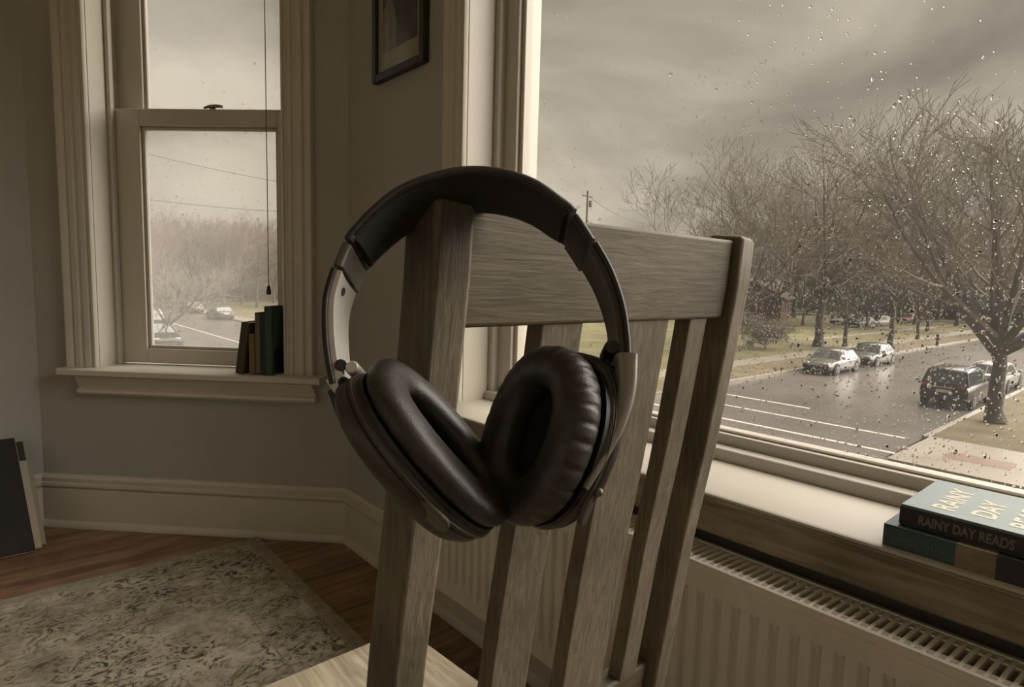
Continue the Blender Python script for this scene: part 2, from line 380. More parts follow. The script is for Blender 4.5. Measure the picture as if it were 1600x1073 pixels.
mb.build('sash_lock', plain('lock_metal', (120, 112, 98), .4, .6), lower, smooth=40)

# blind cord with its small tassel
bc = thing('blind_cord', Lp(.905, .03, .93), 'thin hanging blind cord with small dark tassel in front of double-hung window', 'cord')
mb = MB(); mb.tube([Lp(.9, .03, .955), Lp(.9, .03, 2.42)], .0016, 5); mb.build('cord', plain('cord', (96, 89, 78), .8), bc)
mb = MB(); mb.lathe([(.001, .035), (.006, .028), (.009, .010), (.008, .0), (.002, -.002)], Lp(.9, .03, .925), (0, 0, 1), n=10); mb.build('tassel', black_frame, bc, smooth=40)

# ------------------------------------------------------------------ window_2: the big picture window
w2 = thing('window_2', (XR, .15, OZ0), kind='structure')
pr = casing_prof(1); mb = MB()
mb.loft([[V((XR - d * .8, OY1 - .012 + a * .80, z)) for a, d in pr] for z in (0.60, 2.46)]); mb.build('casing', trim_m, w2, smooth=35)
mb = MB(); mb.loft([[V((XR - d * .8, OY0 + .012 - a * .80, z)) for a, d in pr] for z in (0.60, 2.46)]); mb.build('casing', trim_m, w2, smooth=35)
mb = MB(); mb.box((XR - .02, OY0 - .1, OZ1), (XR + .01, OY1 + .09, OZ1 + .13)); mb.build('head_casing', trim_m, w2, bevel=.005)
for yy, sg in ((OY1, -1), (OY0, 1)):
    mb = MB(); mb.box((XR - .002, min(yy, yy + sg * .014), OZ0), (XR + WT, max(yy, yy + sg * .014), OZ1)); mb.build('jamb', trimw_m, w2, bevel=.002)
    mb = MB(); mb.box((1.105, min(yy + sg * .013, yy + sg * .034), OZ0), (1.135, max(yy + sg * .013, yy + sg * .034), OZ1)); mb.build('stop_bead', trimw_m, w2, bevel=.004)
mb = MB(); mb.box((XR - .002, OY0, OZ1 - .014), (XR + WT, OY1, OZ1)); mb.build('head_jamb', trimw_m, w2)
mb = MB(); mb.loft([[V((x, yy, z)) for x, z in ((XR + WT, .62), (XR + WT, .645), (1.13, .656), (.910, .656), (.906, .653), (.906, .650), (.909, .647), (XR, .647))] for yy in (OY0 - .1, OY1 + .09)])
mb.build('window_stool', trimw_m, w2, smooth=40)
mb = MB(); mb.box((.908, OY0 - .095, .585), (XR + .0, OY1 + .085, .6468)); mb.build('window_apron', apron_m, w2, bevel=.004)
# lower ledge (stop) and fixed sash
mb = MB(); mb.box((1.093, OY0 + .014, .650), (1.135, OY1 - .014, .680)); mb.build('ledge', trimw_m, w2, bevel=.004)
GY0, GY1, GZ0, GZ1 = OY0 + .10, 1.290, .702, 2.30
mb = MB(); sx0, sx1 = 1.128, 1.178
mb.box((sx0, GY1, .66), (sx1, OY1 - .012, 2.37)); mb.box((sx0, OY0 + .012, .66), (sx1, GY0, 2.37)); mb.box((sx0, GY0, .66), (sx1, GY1, GZ0)); mb.box((sx0, GY0, GZ1), (sx1, GY1, 2.37))
sash2 = mb.build('sash', trimw_m, w2, bevel=.003)
mb = MB()
for (a, bq, c, d) in ((GY1 - .014, GY1, GZ0, GZ1), (GY0, GY0 + .014, GZ0, GZ1), (GY0, GY1, GZ1 - .014, GZ1)): mb.box((sx0 + .012, a, c), (sx1 - .006, bq, d))
mb.box((sx0 + .014, GY0, GZ0), (sx1 - .006, GY1, GZ0 + .006)); mb.build('glazing_bead', trimw_m, sash2, bevel=.003)
PX = 1.160
mb = MB(); mb.box((PX, GY0 + .005, GZ0 + .003), (PX + .004, GY1 - .008, GZ1 - .006)); mb.build('pane', wet_m, sash2)

# rain drops clinging to the outside of the panes (one mesh of real lens-shaped drops per pane)
def add_drop(mb, c, eu, ez, en, r, asp, h):
    n = 7; rings = []
    for t, q in ((0.0, 1.0), (.55, .80), (.85, .45)):
        rings.append([c + eu * (r * q * cos(2 * pi * k / n)) + ez * (r * asp * q * sin(2 * pi * k / n) * (1.0 if sin(2 * pi * k / n) < 0 else 1.15)) + en * (h * t) for k in range(n)])
    o = len(mb.v); mb.loft(rings, cap=False)
    mb.f.append(tuple(o + k for k in range(n)))
    a = len(mb.v); mb.v.append(c + en * h)
    for k in range(n): mb.f.append((o + 2 * n + k, o + 2 * n + (k + 1) % n, a))
random.seed(11)
mb = MB(); cnt = 0
for i in range(180000):
    yy = random.uniform(-.6, 1.27); z = .71 + 1.27 * random.random() ** 1.25
    px_like = yy / 1.16                                    # drops gather in loose patches
    dens = .20 + .9 * max(0, mnoise.noise(V((yy * 2.3, z * 2.1, 3.1))) + .10)
    f = math.exp(-((yy - .45) / .32) ** 2 - ((z - .92) / .20) ** 2)
    dens = dens * (.12 if z > 1.35 else .18) + f * .66
    if random.random() > dens * .42: continue
    r = min(.0036, .00098 * math.exp(random.gauss(0.12, .42)))
    asp = 1.0 if random.random() < .75 else random.uniform(1.3, 2.6)
    add_drop(mb, V((PX + .0042, yy, z)), V((0, 1, 0)), V((0, 0, 1)), V((1, 0, 0)), r, asp, r * random.uniform(.30, .48)); cnt += 1
    if cnt > 14000: break
tag(mb.build('rain_drops', drop_m, sash2, smooth=60), kind='stuff')
for sobj, zlo, zhi, nn, num in ((lower, .70, 1.54, .1345, 900), (upper, 1.62, 2.15, .1745, 160)):
    mb = MB()
    for i in range(num):
        r = .0009 * math.exp(random.gauss(.25, .4))
        add_drop(mb, Lp(random.uniform(.375, .89), nn, zlo + (zhi - zlo) * (random.random() ** 1.3)), EL, V((0, 0, 1)), NL, r, random.choice((1, 1, 1.6)), r * .35)
    tag(mb.build('rain_drops', drop_m, sobj, smooth=60), kind='stuff')

# ------------------------------------------------------------------ radiator under the big window
RYA, RYB, RXF, RXB, RZB, RZT = -0.42, 1.33, .850, .938, .205, .556
rad = thing('radiator', ((RXF + RXB) / 2, (RYA + RYB) / 2, 0), 'cream ribbed panel radiator with slotted top grille under the big window', 'radiator')
mb = MB(); prof = []
yy = RYA + .035; prof.append((RYA, 0)); prof.append((yy - .003, 0))
while yy < RYB - .045:
    for a, d in ((0, 0), (.0035, .0080), (.0110, .0080), (.0145, 0)): prof.append((yy + a, d))
    yy += .0300
prof.append((RYB, 0))
rows = []
for (z, kx, off) in ((RZB, 0, .006), (RZB + .004, 0, .0), (RZB + .036, 0, 0), (RZB + .050, 1, 0), (RZT - .058, 1, 0), (RZT - .044, 0, 0), (RZT - .014, 0, 0), (RZT - .012, 0, .003), (RZT - .003, 0, .004), (RZT, 0, .010)):
    rows.append([V((RXF + off + .0 + d * kx, a, z)) for a, d in prof])
mb.loft(rows, closed=False, cap=False)
mb.loft([[p + V((.014, 0, 0)) for p in r] for r in rows[::-1]][:], closed=False, cap=False)
mb.build('front_panel', rad_m, rad, smooth=35)
mb = MB(); mb.box((RXB - .016, RYA, RZB), (RXB, RYB, RZT - .004)); mb.build('rear_panel', rad_m, rad, bevel=.004)
mb = MB(); mb.box((RXF + .016, RYA + .01, RZB + .02), (RXB - .018, RYB - .01, RZT - .05)); mb.build('convector', radin_m, rad)
for yy in (RYA, RYB):
    mb = MB(); mb.box((RXF + .004, yy - .002, RZB), (RXB - .002, yy + .002, RZT - .002)); mb.build('end_cap', rad_m, rad)
mb = MB()
mb.box((RXF + .004, RYA, RZT - .010), (RXF + .012, RYB, RZT + .001)); mb.box((RXB - .008, RYA, RZT - .010), (RXB + .001, RYB, RZT + .001))
grille = mb.build('grille_frame', rad_m, rad, bevel=.0015)
yy = RYA + .012; slat_me = None
while yy < RYB - .008:
    if slat_me is None:
        mb = MB(); mb.hexa([V((RXF + .012, -.0020, -.009)), V((RXB - .008, -.0060, -.009)), V((RXB - .008, -.0016, -.009)), V((RXF + .012, .0024, -.009)), V((RXF + .012, -.0022, 0)), V((RXB - .008, -.0062, 0)), V((RXB - .008, -.0014, 0)), V((RXF + .012, .0026, 0))])
        slat_me = mb.mesh('grille_slat', plain('lightened_grille_enamel', (238, 233, 222), .4, var=.02))  # slats whitened to replace window light missing under the sill
    o = bpy.data.objects.new('grille_slat', slat_me); col.objects.link(o); o.parent = grille
    o.location = V((0, yy, RZT)) - V(rad['_o']); yy += .0125
mb = MB(); mb.tube([(.90, RYB + .001, .24), (.90, RYB + .03, .24), (.90, RYB + .04, .20), (.90, RYB + .04, -.005)], .009, 10); mb.build('supply_pipe', rad_m, rad, smooth=60)
for yy in (RYA + .25, RYB - .25):
    mb = MB(); mb.box((RXB - .001, yy - .02, RZB + .06), (XR + .001, yy + .02, RZT - .06)); mb.build('wall_bracket', rad_m, rad)

# ------------------------------------------------------------------ picture on the wall
PYA, PYB, PZ0, PZ1 = 1.553, 1.856, 1.622, 2.04
pf = thing('framed_photograph', (XR, (PYA + PYB) / 2, PZ0), 'black-framed photograph of a pale figure hanging between the two windows', 'picture')
mb = MB(); fw = .024
for (a, bq, c, d) in ((PYA, PYA + fw, PZ0, PZ1), (PYB - fw, PYB, PZ0, PZ1), (PYA + fw, PYB - fw, PZ0, PZ0 + fw), (PYA + fw, PYB - fw, PZ1 - fw, PZ1)): mb.box((XR - .024, a, c), (XR - .001, bq, d))
mb.build('frame', black_frame, pf, bevel=.003)
mb = MB(); mb.box((XR - .012, PYA + .02, PZ0 + .02), (XR - .002, PYB - .02, PZ1 - .02)); mb.build('mat_board', mat_board, pf)
qa, qb, qz0, qz1 = PYA + .048, PYB - .052, PZ0 + .085, PZ1 - .06
mb = MB(); mb.box((XR - .0128, qa, qz0), (XR - .0118, qb, qz1)); pr_o = mb.build('photo_print', print_m, pf)
sil = [(qb, qz0), (qb, qz0 + .115), (qb - .018, qz0 + .135), (qb - .026, qz0 + .150), (qb - .030, qz0 + .185), (qb - .045, qz0 + .200), (qb - .060, qz0 + .188), (qb - .064, qz0 + .160), (qb - .060, qz0 + .140), (qb - .074, qz0 + .115), (qb - .086, qz0 + .070), (qb - .086, qz0)]
mb = MB(); mb.prism([V((XR - .0130, a, z)) for a, z in sil], (-.0004, 0, 0)); mb.build('pale_figure', pale_print, pr_o)
mb = MB(); mb.box((XR - .0165, PYA + .02, PZ0 + .02), (XR - .0150, PYB - .02, PZ1 - .02)); mb.build('glass', frame_glass, pf)

# ------------------------------------------------------------------ rug
def rug_material():
    m, t, b = new_mat('distressed_rug'); b.inputs['Roughness'].default_value = .95; b.inputs['Specular IOR Level'].default_value = .1
    tcn = t.nodes.new('ShaderNodeTexCoord'); N = t.nodes.new; L = t.links.new
    def ns(scale, det, rough, dist, sc=(1, 1, 1)):
        mp_ = N('ShaderNodeMapping'); mp_.inputs['Scale'].default_value = sc; L(tcn.outputs['Object'], mp_.inputs['Vector'])
        q = N('ShaderNodeTexNoise'); q.inputs['Scale'].default_value = scale; q.inputs['Detail'].default_value = det; q.inputs['Roughness'].default_value = rough; q.inputs['Distortion'].default_value = dist
        L(mp_.outputs[0], q.inputs['Vector']); return q.outputs['Fac']
    def mr(x, a, bq, c=0, d=1):
        q = N('ShaderNodeMapRange'); q.inputs['From Min'].default_value = a; q.inputs['From Max'].default_value = bq; q.inputs['To Min'].default_value = c; q.inputs['To Max'].default_value = d; L(x, q.inputs['Value']); return q.outputs['Result']
    def mul(x, y_):
        q = N('ShaderNodeMath'); q.operation = 'MULTIPLY'; L(x, q.inputs[0])
        if isinstance(y_, float): q.inputs[1].default_value = y_
        else: L(y_, q.inputs[1])
        return q.outputs[0]
    def mix(f, a, bq):
        q = N('ShaderNodeMix'); q.data_type = 'RGBA'; L(f, q.inputs['Factor'])
        for s_, i in ((a, 6), (bq, 7)):
            if isinstance(s_, tuple): q.inputs[i].default_value = s_
            else: L(s_, q.inputs[i])
        return q.outputs[2]
    base = mix(mr(ns(9, 4, .6, .3), .35, .65), lin((150, 141, 122)), lin((192, 183, 162)))
    motif = mr(ns(17, 6, .74, 2.8, (1, 1.5, 1)), .50, .57); patch = mr(ns(4.2, 3, .6, .5), .36, .56)
    f1 = mul(motif, mr(patch, 0, 1, .25, 1))
    c1 = mix(mul(f1, .95), base, lin((58, 58, 56)))
    f2 = mul(mr(ns(58, 3, .6, 1.0, (1, 2.2, 1)), .53, .60), mr(ns(5, 2, .5, 0), .45, .6))
    c2 = mix(mul(f2, .8), c1, lin((80, 78, 72)))
    f3 = mul(mr(ns(6, 3, .6, .8, (1.0, 1, 1)), .6, .7), .35)
    c3 = mix(f3, c2, lin((150, 128, 84)))
    L(c3, b.inputs['Base Color'])
    bp = N('ShaderNodeBump'); bp.inputs['Strength'].default_value = .5; bp.inputs['Distance'].default_value = .003
    L(ns(350, 2, .5, 0), bp.inputs['Height']); L(bp.outputs['Normal'], b.inputs['Normal'])
    return m
rug_m = rug_material()
rug_edge = plain('rug_border', (150, 143, 126), .95, var=.22, vscale=40, bump=.5, bscale=350, spec=.1)
rug_dark = plain('rug_border_line', (140, 134, 118), .95, var=.4, vscale=45, bump=.5, bscale=350, spec=.1)
RGX0, RGX1, RGY0, RGY1 = -.95, .752, -.35, 2.292
rug = thing('area_rug', ((RGX0 + RGX1) / 2, (RGY0 + RGY1) / 2, 0), 'faded cream and charcoal patterned rug on the wood floor', 'rug')
mb = MB(); mb.box((RGX0 + .045, RGY0 + .045, 0.0002), (RGX1 - .045, RGY1 - .045, .009)); mb.build('rug_field', rug_m, rug, bevel=.002)
mb = MB()
for a, bq in (((RGX0, RGY0), (RGX1, RGY0 + .0452)), ((RGX0, RGY1 - .0452), (RGX1, RGY1)), ((RGX0, RGY0 + .0452), (RGX0 + .0452, RGY1 - .0452)), ((RGX1 - .0452, RGY0 + .0452), (RGX1, RGY1 - .0452))): mb.box((a[0], a[1], .0002), (bq[0], bq[1], .0094))
mb.build('rug_border', rug_edge, rug, bevel=.002)
mb = MB(); i0 = .20
for a, bq in (((RGX0 + i0, RGY1 - i0 - .005), (RGX1 - i0, RGY1 - i0)), ((RGX1 - i0 - .005, RGY0 + i0), (RGX1 - i0, RGY1 - i0 - .005))): mb.box((a[0], a[1], .004), (bq[0], bq[1], .0093))
mb.build('border_line', rug_dark, rug)

# ------------------------------------------------------------------ wooden slat-back chair
chair = thing('wooden_chair', (.39, .55, .0), 'weathered oak slat-back chair with the headphones hanging on its corner post', 'chair')
ZP = [(1.0495, .300), (1.045, .2995), (1.00, .3025), (.93, .312), (.84, .3255), (.73, .3455), (.57, .369), (.42, .386), (.30, .387), (.15, .368), (.0096, .335)]
def post_y(z):
    for (za, ya), (zb, yb) in zip(ZP[:-1], ZP[1:]):
        if za >= z >= zb: return ya + (yb - ya) * (za - z) / (za - zb)
    return ZP[0][1] if z > 1 else ZP[-1][1]
PD = .037
for i, (xa, xb) in enumerate(((.2030, .2315), (.5540, .5790))):
    mb = MB(); rings = []
    for (z, yv) in ZP[::-1]:
        ins = .002 if z == ZP[0][0] else 0; dz = (-.010 if i == 0 else .002) if z > 1.04 else 0
        rings.append([V((xa + ins, yv + ins, z)), V((xb - ins, yv + ins, z - .002 * (z > 1.04))), V((xb - ins, yv + PD - ins, z + dz)), V((xa + ins, yv + PD - ins, z + dz))])
    mb.loft(rings); mb.build('back_post', chair_z, chair, bevel=.0035, segs=3)
def back_box(mb, xa, xb, z0, z1, off, th, n=5):
    rings = []
    for k in range(n + 1):
        z = z0 + (z1 - z0) * k / n; yv = post_y(z) + off
        rings.append([V((xa, yv, z)), V((xb, yv, z)), V((xb, yv + th, z)), V((xa, yv + th, z))])
    return mb.loft(rings)
mb = MB(); back_box(mb, .2305, .555, .9685, 1.0445, .0085, .020); mb.build('top_rail', chair_x, chair, bevel=.003, segs=3)
mb = MB(); back_box(mb, .2305, .555, .515, .573, .012, .024); mb.build('lower_rail', chair_x, chair, bevel=.003, segs=3)
for xa, xb in ((.3085, .3535), (.4045, .4680), (.5010, .5310)):
    mb = MB(); back_box(mb, xa, xb, .570, .971, .0115, .017, 8); mb.build('slat', chair_z, chair, bevel=.002)
SZ = .370
mb = MB(); mb.prism([V((.218, .402, SZ - .024)), V((.585, .402, SZ - .024)), V((.555, .903, SZ - .024)), V((.222, .903, SZ - .024))], (0, 0, .024)); mb.build('seat', seat_m, chair, bevel=.005, segs=3)
for xa in (.232, .520):
    mb = MB(); mb.loft([[V((xa + q, .86 + q, z)), V((xa + .030 - q, .86 + q, z)), V((xa + .030 - q, .89 - q, z)), V((xa + q, .89 - q, z))] for z, q in ((.0096, .004), (SZ - .022, 0))]); mb.build('front_leg', chair_z, chair, bevel=.003)
for xa in (.240, .528):
    mb = MB(); mb.box((xa, .40, .295), (xa + .018, .87, .345)); mb.build('seat_rail', chair_x, chair, bevel=.002)
    mb = MB(); mb.box((xa, .385, .12), (xa + .016, .87, .145)); mb.build('stretcher', chair_x, chair, bevel=.002)
mb = MB(); mb.box((.258, .865, .295), (.524, .883, .345)); mb.build('front_rail', chair_x, chair, bevel=.002)

# ------------------------------------------------------------------ over-ear headphones hanging on the corner post
TILT = radians(18)
HU = CR; HV = CU * cos(TILT) + FW * sin(TILT); HW = -FW * cos(TILT) + CU * sin(TILT)
N0 = CAM + ray(736, 256) * .342
def hp(px, py, w=0.0):
    r = ray(px, py); return CAM + r * ((HW.dot(N0) + w - HW.dot(CAM)) / HW.dot(r))
def uv(px, py):
    p = hp(px, py) - N0; return (p.dot(HU), p.dot(HV))
def HWp(u, v, w): return N0 + HU * u + HV * v + HW * w
hp_leather = plain('headband_leather', (52, 48, 43), .5, var=.25, vscale=60, bump=.25, bscale=900)
hp_soft = plain('headband_lining', (42, 38, 34), .8, var=.2, vscale=40, bump=.25, bscale=700)
hp_silver = plain('brushed_silver', (214, 211, 204), .38, .25, var=.10, vscale=30)
hp_yoke = plain('satin_grey_yoke', (132, 127, 118), .36, .3, var=.1, vscale=30)
hp_grey2 = plain('shaded_silver_and_switch_grey', (70, 66, 60), .4, .3)  # right slider's silver with shade put into the colour; also the switch's grey
hp_grey = plain('grey_plastic', (96, 91, 83), .42, .25, var=.12, vscale=25, bump=.05, bscale=500)
hp_dark = plain('dark_plastic', (36, 33, 30), .45, .1, var=.15, vscale=25)
hp_shell = plain('cup_shell_plastic', (66, 62, 56), .38, .25, var=.14, vscale=20, bump=.04, bscale=600)
pad_m = plain('worn_pad_leather', (52, 48, 43), .42, var=.34, vscale=90, bump=.12, bscale=900, detail=6)
cloth_m = plain('driver_cloth', (26, 24, 22), .95)
head = thing('headphones', (hp(790, 815).x, hp(790, 815).y, hp(790, 815).z), 'worn over-ear headphones with grey band hanging over the chair corner post', 'headphones')

arc_px = [(512, 598), (504, 556), (500, 510), (502, 459), (517, 409), (536, 368), (574.5, 324), (622, 287), (682.5, 264), (736.5, 256), (790.5, 261), (838, 277), (878, 304), (902, 324), (932, 368), (959, 415.5), (978, 469.5), (986, 520), (988, 560)]
PER = 8
arc = catmull([uv(*p) for p in arc_px], PER)
cuv = uv(748, 500)
def arc_frame(i):
    i = max(0, min(len(arc) - 1, i)); a = arc[max(i - 1, 0)]; b = arc[min(i + 1, len(arc) - 1)]
    tx, ty = b[0] - a[0], b[1] - a[1]; l = hypot(tx, ty); nx, ny = ty / l, -tx / l
    if nx * (cuv[0] - arc[i][0]) + ny * (cuv[1] - arc[i][1]) < 0: nx, ny = -nx, -ny
    return arc[i], (nx, ny)
def rrect(t0, t1, w0, w1, r, n=3):
    r = min(r, abs(t1 - t0) / 2.02, abs(w1 - w0) / 2.02); pts = []
    ta, tb = min(t0, t1), max(t0, t1); wa, wb = min(w0, w1), max(w0, w1)
    for (ct, cw, a0) in ((tb - r, wb - r, 0), (ta + r, wb - r, pi / 2), (ta + r, wa + r, pi), (tb - r, wa + r, 3 * pi / 2)):
        for k in range(n + 1):
            a = a0 + pi / 2 * k / n; pts.append((ct + r * cos(a), cw + r * sin(a)))
    return pts
def arc_loft(i0, i1, secfn, step=1):
    rings = []
    for i in list(range(i0, i1, step)) + [i1]:
        (u, v), (nx, ny) = arc_frame(i); q = (i - i0) / (i1 - i0)
        rings.append([HWp(u + nx * t_, v + ny * t_, w_) for t_, w_ in secfn(q)])
    return MB().loft(rings)
I = lambda k: k * PER
bandw = lambda q: .047 - .006 * (2 * q - 1) ** 4
arc_loft(I(5), I(13), lambda q: rrect(0, .0052, 0, -bandw(q), .0024)).build('headband', hp_leather, head, smooth=50)
def cush(q):
    th = .0042 - .0018 * (sin(pi * min(1, max(0, q))) ** .6); bw = bandw(q)
    pts = []
    for k in range(15):
        w_ = -.0028 - (bw - .0056) * k / 14; x = 2 * k / 14 - 1
        pts.append((.0050 + th * (1 - abs(x) ** 3.2) ** .5 if abs(x) < 1 else .0050, w_))
    return [(.0046, -.0028)] + pts + [(.0046, -bw + .0028)]
arc_loft(I(5) + 1, I(13) - 1, cush).build('headband_cushion', hp_soft, head, smooth=60)
# piping seam on the rim
MB().tube([HWp(*(lambda f: (f[0][0] + f[1][0] * .0052, f[0][1] + f[1][1] * .0052))(arc_frame(i)), -.0012) for i in range(I(5) + 2, I(13) - 1)], .0007, 6).build('seam', hp_dark, head, smooth=80)
# joint sleeves at both band ends
arc_loft(I(4), I(5) - 1, lambda q: rrect(.0002, .0058, -.002, -.0405, .0022)).build('band_sleeve', hp_grey, head, smooth=50)
arc_loft(I(13) + 1, I(14), lambda q: rrect(.0002, .0062, -.002, -.041, .0022)).build('band_sleeve', hp_dark, head, smooth=50)
# slider arms: dark outer rail and silver inner face, the right one darkened as shade
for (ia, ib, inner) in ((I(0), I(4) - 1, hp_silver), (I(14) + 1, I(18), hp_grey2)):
    arm = arc_loft(ia, ib, lambda q: rrect(0, .0032, -.0015, -.036, .0014)).build('slider_arm', hp_dark, head, smooth=50)
    def sec(q):
        pts = []
        for k in range(9):
            x = 2 * k / 8 - 1; pts.append((.0048 + .0012 * abs(x) ** 2, -.0035 - .031 * k / 8))
        return [(.003, -.0035)] + pts + [(.003, -.0345)]
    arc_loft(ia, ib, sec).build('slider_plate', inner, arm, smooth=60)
    for ii in ((ia + 6, ib - 3) if ia == 0 else (ib - 6,)):
        (u, v), (nx, ny) = arc_frame(ii); c = HWp(u + nx * .0042, v + ny * .0042, -.017); ax = HU * nx + HV * ny
        MB().lathe([(.0024, 0), (.0024, .0012), (.0012, .0012), (.0010, .0004)], c, ax, n=14).build('screw', hp_dark, arm, smooth=40)

# hinges
def hinge(px_top, px_mid, px_low, knuckle, mat, kr):
    rings = []
    pts = catmull([uv(*px_top), uv(*px_mid), uv(*px_low)], 5)
    for k, (u, v) in enumerate(pts):
        q = k / (len(pts) - 1); hw_ = .0165 - .004 * q
        rings.append([HWp(u + a, v, w_) for a, w_ in rrect(-.0042, .0046, -.019 - hw_, -.019 + hw_, .003)])
    h = MB().loft(rings).build('hinge', mat, head, smooth=50)
    c = hp(*knuckle, -.004)
    MB().lathe([(.0001, 0), (kr * .8, 0), (kr, .0015), (kr, .0185), (kr * .8, .020), (.0001, .020)], c, -HW, n=20).build('hinge_knuckle', mat, h, smooth=50)
    return h
hl = hinge((517, 590), (527, 606), (545, 626), (549, 573), hp_silver, .0036)
MB().lathe([(.0028, 0), (.0028, .002), (.0014, .002), (.001, .001)], hp(538, 598, -.004), HW, n=14).build('hinge_screw', hp_dark, hl, smooth=40)
MB().lathe([(.0032, 0), (.0032, .0008), (.0024, .0009)], hp(532, 571, -.0045), (HW + HU * .4).normalized(), n=16).build('hinge_recess', hp_dark, hl, smooth=40)
hr = hinge((978, 556), (970, 576), (962, 594), (957, 542), hp_dark, .0042)

# ear cups
def ear_cup(cpx, depth, Limg, alpha, A, B, wrinkle, rn, sh_off):
    fw_ = .0108 - rn; RS = lambda n: n + fw_ * max(0.0, min(1.0, (n + .021) / .006))      # a thinner pad sits closer to its rim
    c = CAM + ray(*cpx) * depth
    l = V((Limg[0], Limg[1])).normalized()
    Lx = CR * l.x - CU * l.y
    ni = V((l.y, -l.x)) if wrinkle == 0 else V((-l.y, l.x))
    if wrinkle and ni.x > 0: ni = -ni
    N = (CR * ni.x - CU * ni.y) * cos(alpha) - FW * sin(alpha)
    S = N.cross(Lx).normalized(); N = Lx.cross(S).normalized() if Lx.cross(S).dot(N) > 0 else S.cross(Lx).normalized()
    NT = 72
    def oval(a, b, n, th, ox=0.0, e=2.25):
        ct, st = cos(th), sin(th)
        return c + Lx * (a * math.copysign(abs(ct) ** (2 / e), ct) + ox) + S * (b * math.copysign(abs(st) ** (2 / e), st)) + N * n
    ths = [2 * pi * k / NT for k in range(NT)]
    # shell: rim then dome
    rings = [[oval(A * s, B * s, RS(n), t_, sh_off * f) for t_ in ths] for (s, n, f) in ((.90, -.0085, 0), (.98, -.0088, 0), (1.00, -.0100, .2), (1.005, -.0130, .4), (.985, -.0140, .5), (1.0, -.0146, .6), (1.005, -.0165, .8), (.985, -.0186, 1), (.92, -.0208, 1), (.78, -.0226, 1), (.55, -.0236, 1), (.25, -.0240, 1), (.03, -.0240, 1))]
    cup = MB().loft(rings).build('ear_cup', hp_shell, head, smooth=28)
    shell_pts = [p for r in rings[5:9] for p in r]
    # dark seam between pad and rim
    MB().loft([[oval(A * s, B * s, RS(n), t_) for t_ in ths] for (s, n) in ((.975, -.0100), (.975, -.0060), (.90, -.0060), (.90, -.0100))], cap=False, loop=True).build('seam_ring', hp_dark, cup, smooth=50)
    # light edge line on the rim
    MB().tube([oval(A * 1.004, B * 1.004, RS(-.0112), t_, sh_off * .3) for t_ in ths] , .00045, 6).build('rim_line', hp_grey, cup, smooth=80)
    # ear pad: fat oval ring, wrinkled on the outer side when worn
    rr = .0118; rings = []; NP = 22
    random.seed(7 if wrinkle else 3)
    NT2 = 216 if wrinkle else 120
    ph = [random.uniform(-1, 1) for _ in range(80)]
    for k in range(NT2):
        th = 2 * pi * k / NT2; ring = []
        for j in range(NP):
            a = 2 * pi * j / NP
            ir, iz = cos(a), sin(a)
            ir = math.copysign(abs(ir) ** .85, ir); iz = math.copysign(abs(iz) ** .85, iz)
            g = 1.0
            if wrinkle:
                side = max(0, cos(a)) ** .7 * (1 if iz > -.75 else .3)
                w_ = sin(th * 31 + 2.2 * mnoise.noise(V((th * 3, 1.3, 0)))) ; w_ = -max(0, w_) ** 3
                g += side * (.085 * w_ + .05 * mnoise.noise(V((th * 9, a * 1.2, 5))))
            else:
                g += .03 * mnoise.noise(V((cos(th) * 3, sin(th) * 3, a)))
            ring.append(oval(A - rr + rr * ir * g, B - rr + rr * ir * g, .0035 + rn * iz * (1 + .03 * mnoise.noise(V((th * 4, a, 2)))), th))
        rings.append(ring)
    MB().loft(rings, cap=False, loop=True).build('ear_pad', pad_m, cup, smooth=70)
    MB().loft([[oval((A - .016) * s, (B - .016) * s, n, t_) for t_ in ths] for (s, n) in ((1.25, -.007), (1.2, -.0045), (.8, -.003), (.4, -.0028), (.05, -.0028))], cap=True).build('driver_cloth', cloth_m, cup, smooth=60)
    return cup, c, Lx, S, N, shell_pts
def near_px(pts, px, py):
    best = None
    for p in pts:
        d = p - CAM; z = d.dot(FW); x = 800 + FOC * d.dot(CR) / z; y = 536.5 - FOC * d.dot(CU) / z
        s = hypot(x - px, y - py) + z * 1500
        if best is None or s < best[0]: best = (s, p)
    return best[1]
cupL, cL, lL, sL, nL, ptsL = ear_cup((682, 694), .312, (600, 712), radians(6.5), .0520, .039, 0, .0076, -.004)
cupR, cR, lR, sR, nR, ptsR = ear_cup((845, 679), .318, (-330, 880), radians(34), .0470, .0385, 1, .0108, -.002)
def capsule(cup, c, pts, px, py, axis, half, rad, mat, nm, proud=.001):
    p = near_px(pts, px, py); out = (p - c - axis * (p - c).dot(axis)).normalized(); side = axis.cross(out).normalized()
    rings = []
    for h, q in ((-.001, 1.0), (proud * .6, 1.0), (proud, .85), (proud, .3)):
        rings.append([p + out * h + (axis * (half * math.copysign(1, cos(a)) * (abs(cos(a)) > .02) + rad * q * cos(a)) + side * (rad * q * sin(a))) for a in [2 * pi * (k + .5) / 24 for k in range(24)]])
    return MB().loft(rings).build(nm, mat, cup, smooth=40)
tanL = (lL * .9 + nL * .1).normalized()
capsule(cupL, cL, ptsL, 676, 801, tanL, .0055, .0042, hp_grey, 'button')
capsule(cupR, cR, ptsR, 907, 783, (lR * 1.0).normalized(), .0080, .0040, hp_grey2, 'slide_switch')
p = near_px(ptsR, 916, 765); MB().sphere(p + (p - cR).normalized() * .0012, .0022, 10, 6).build('switch_knob', hp_grey, cupR, smooth=80)
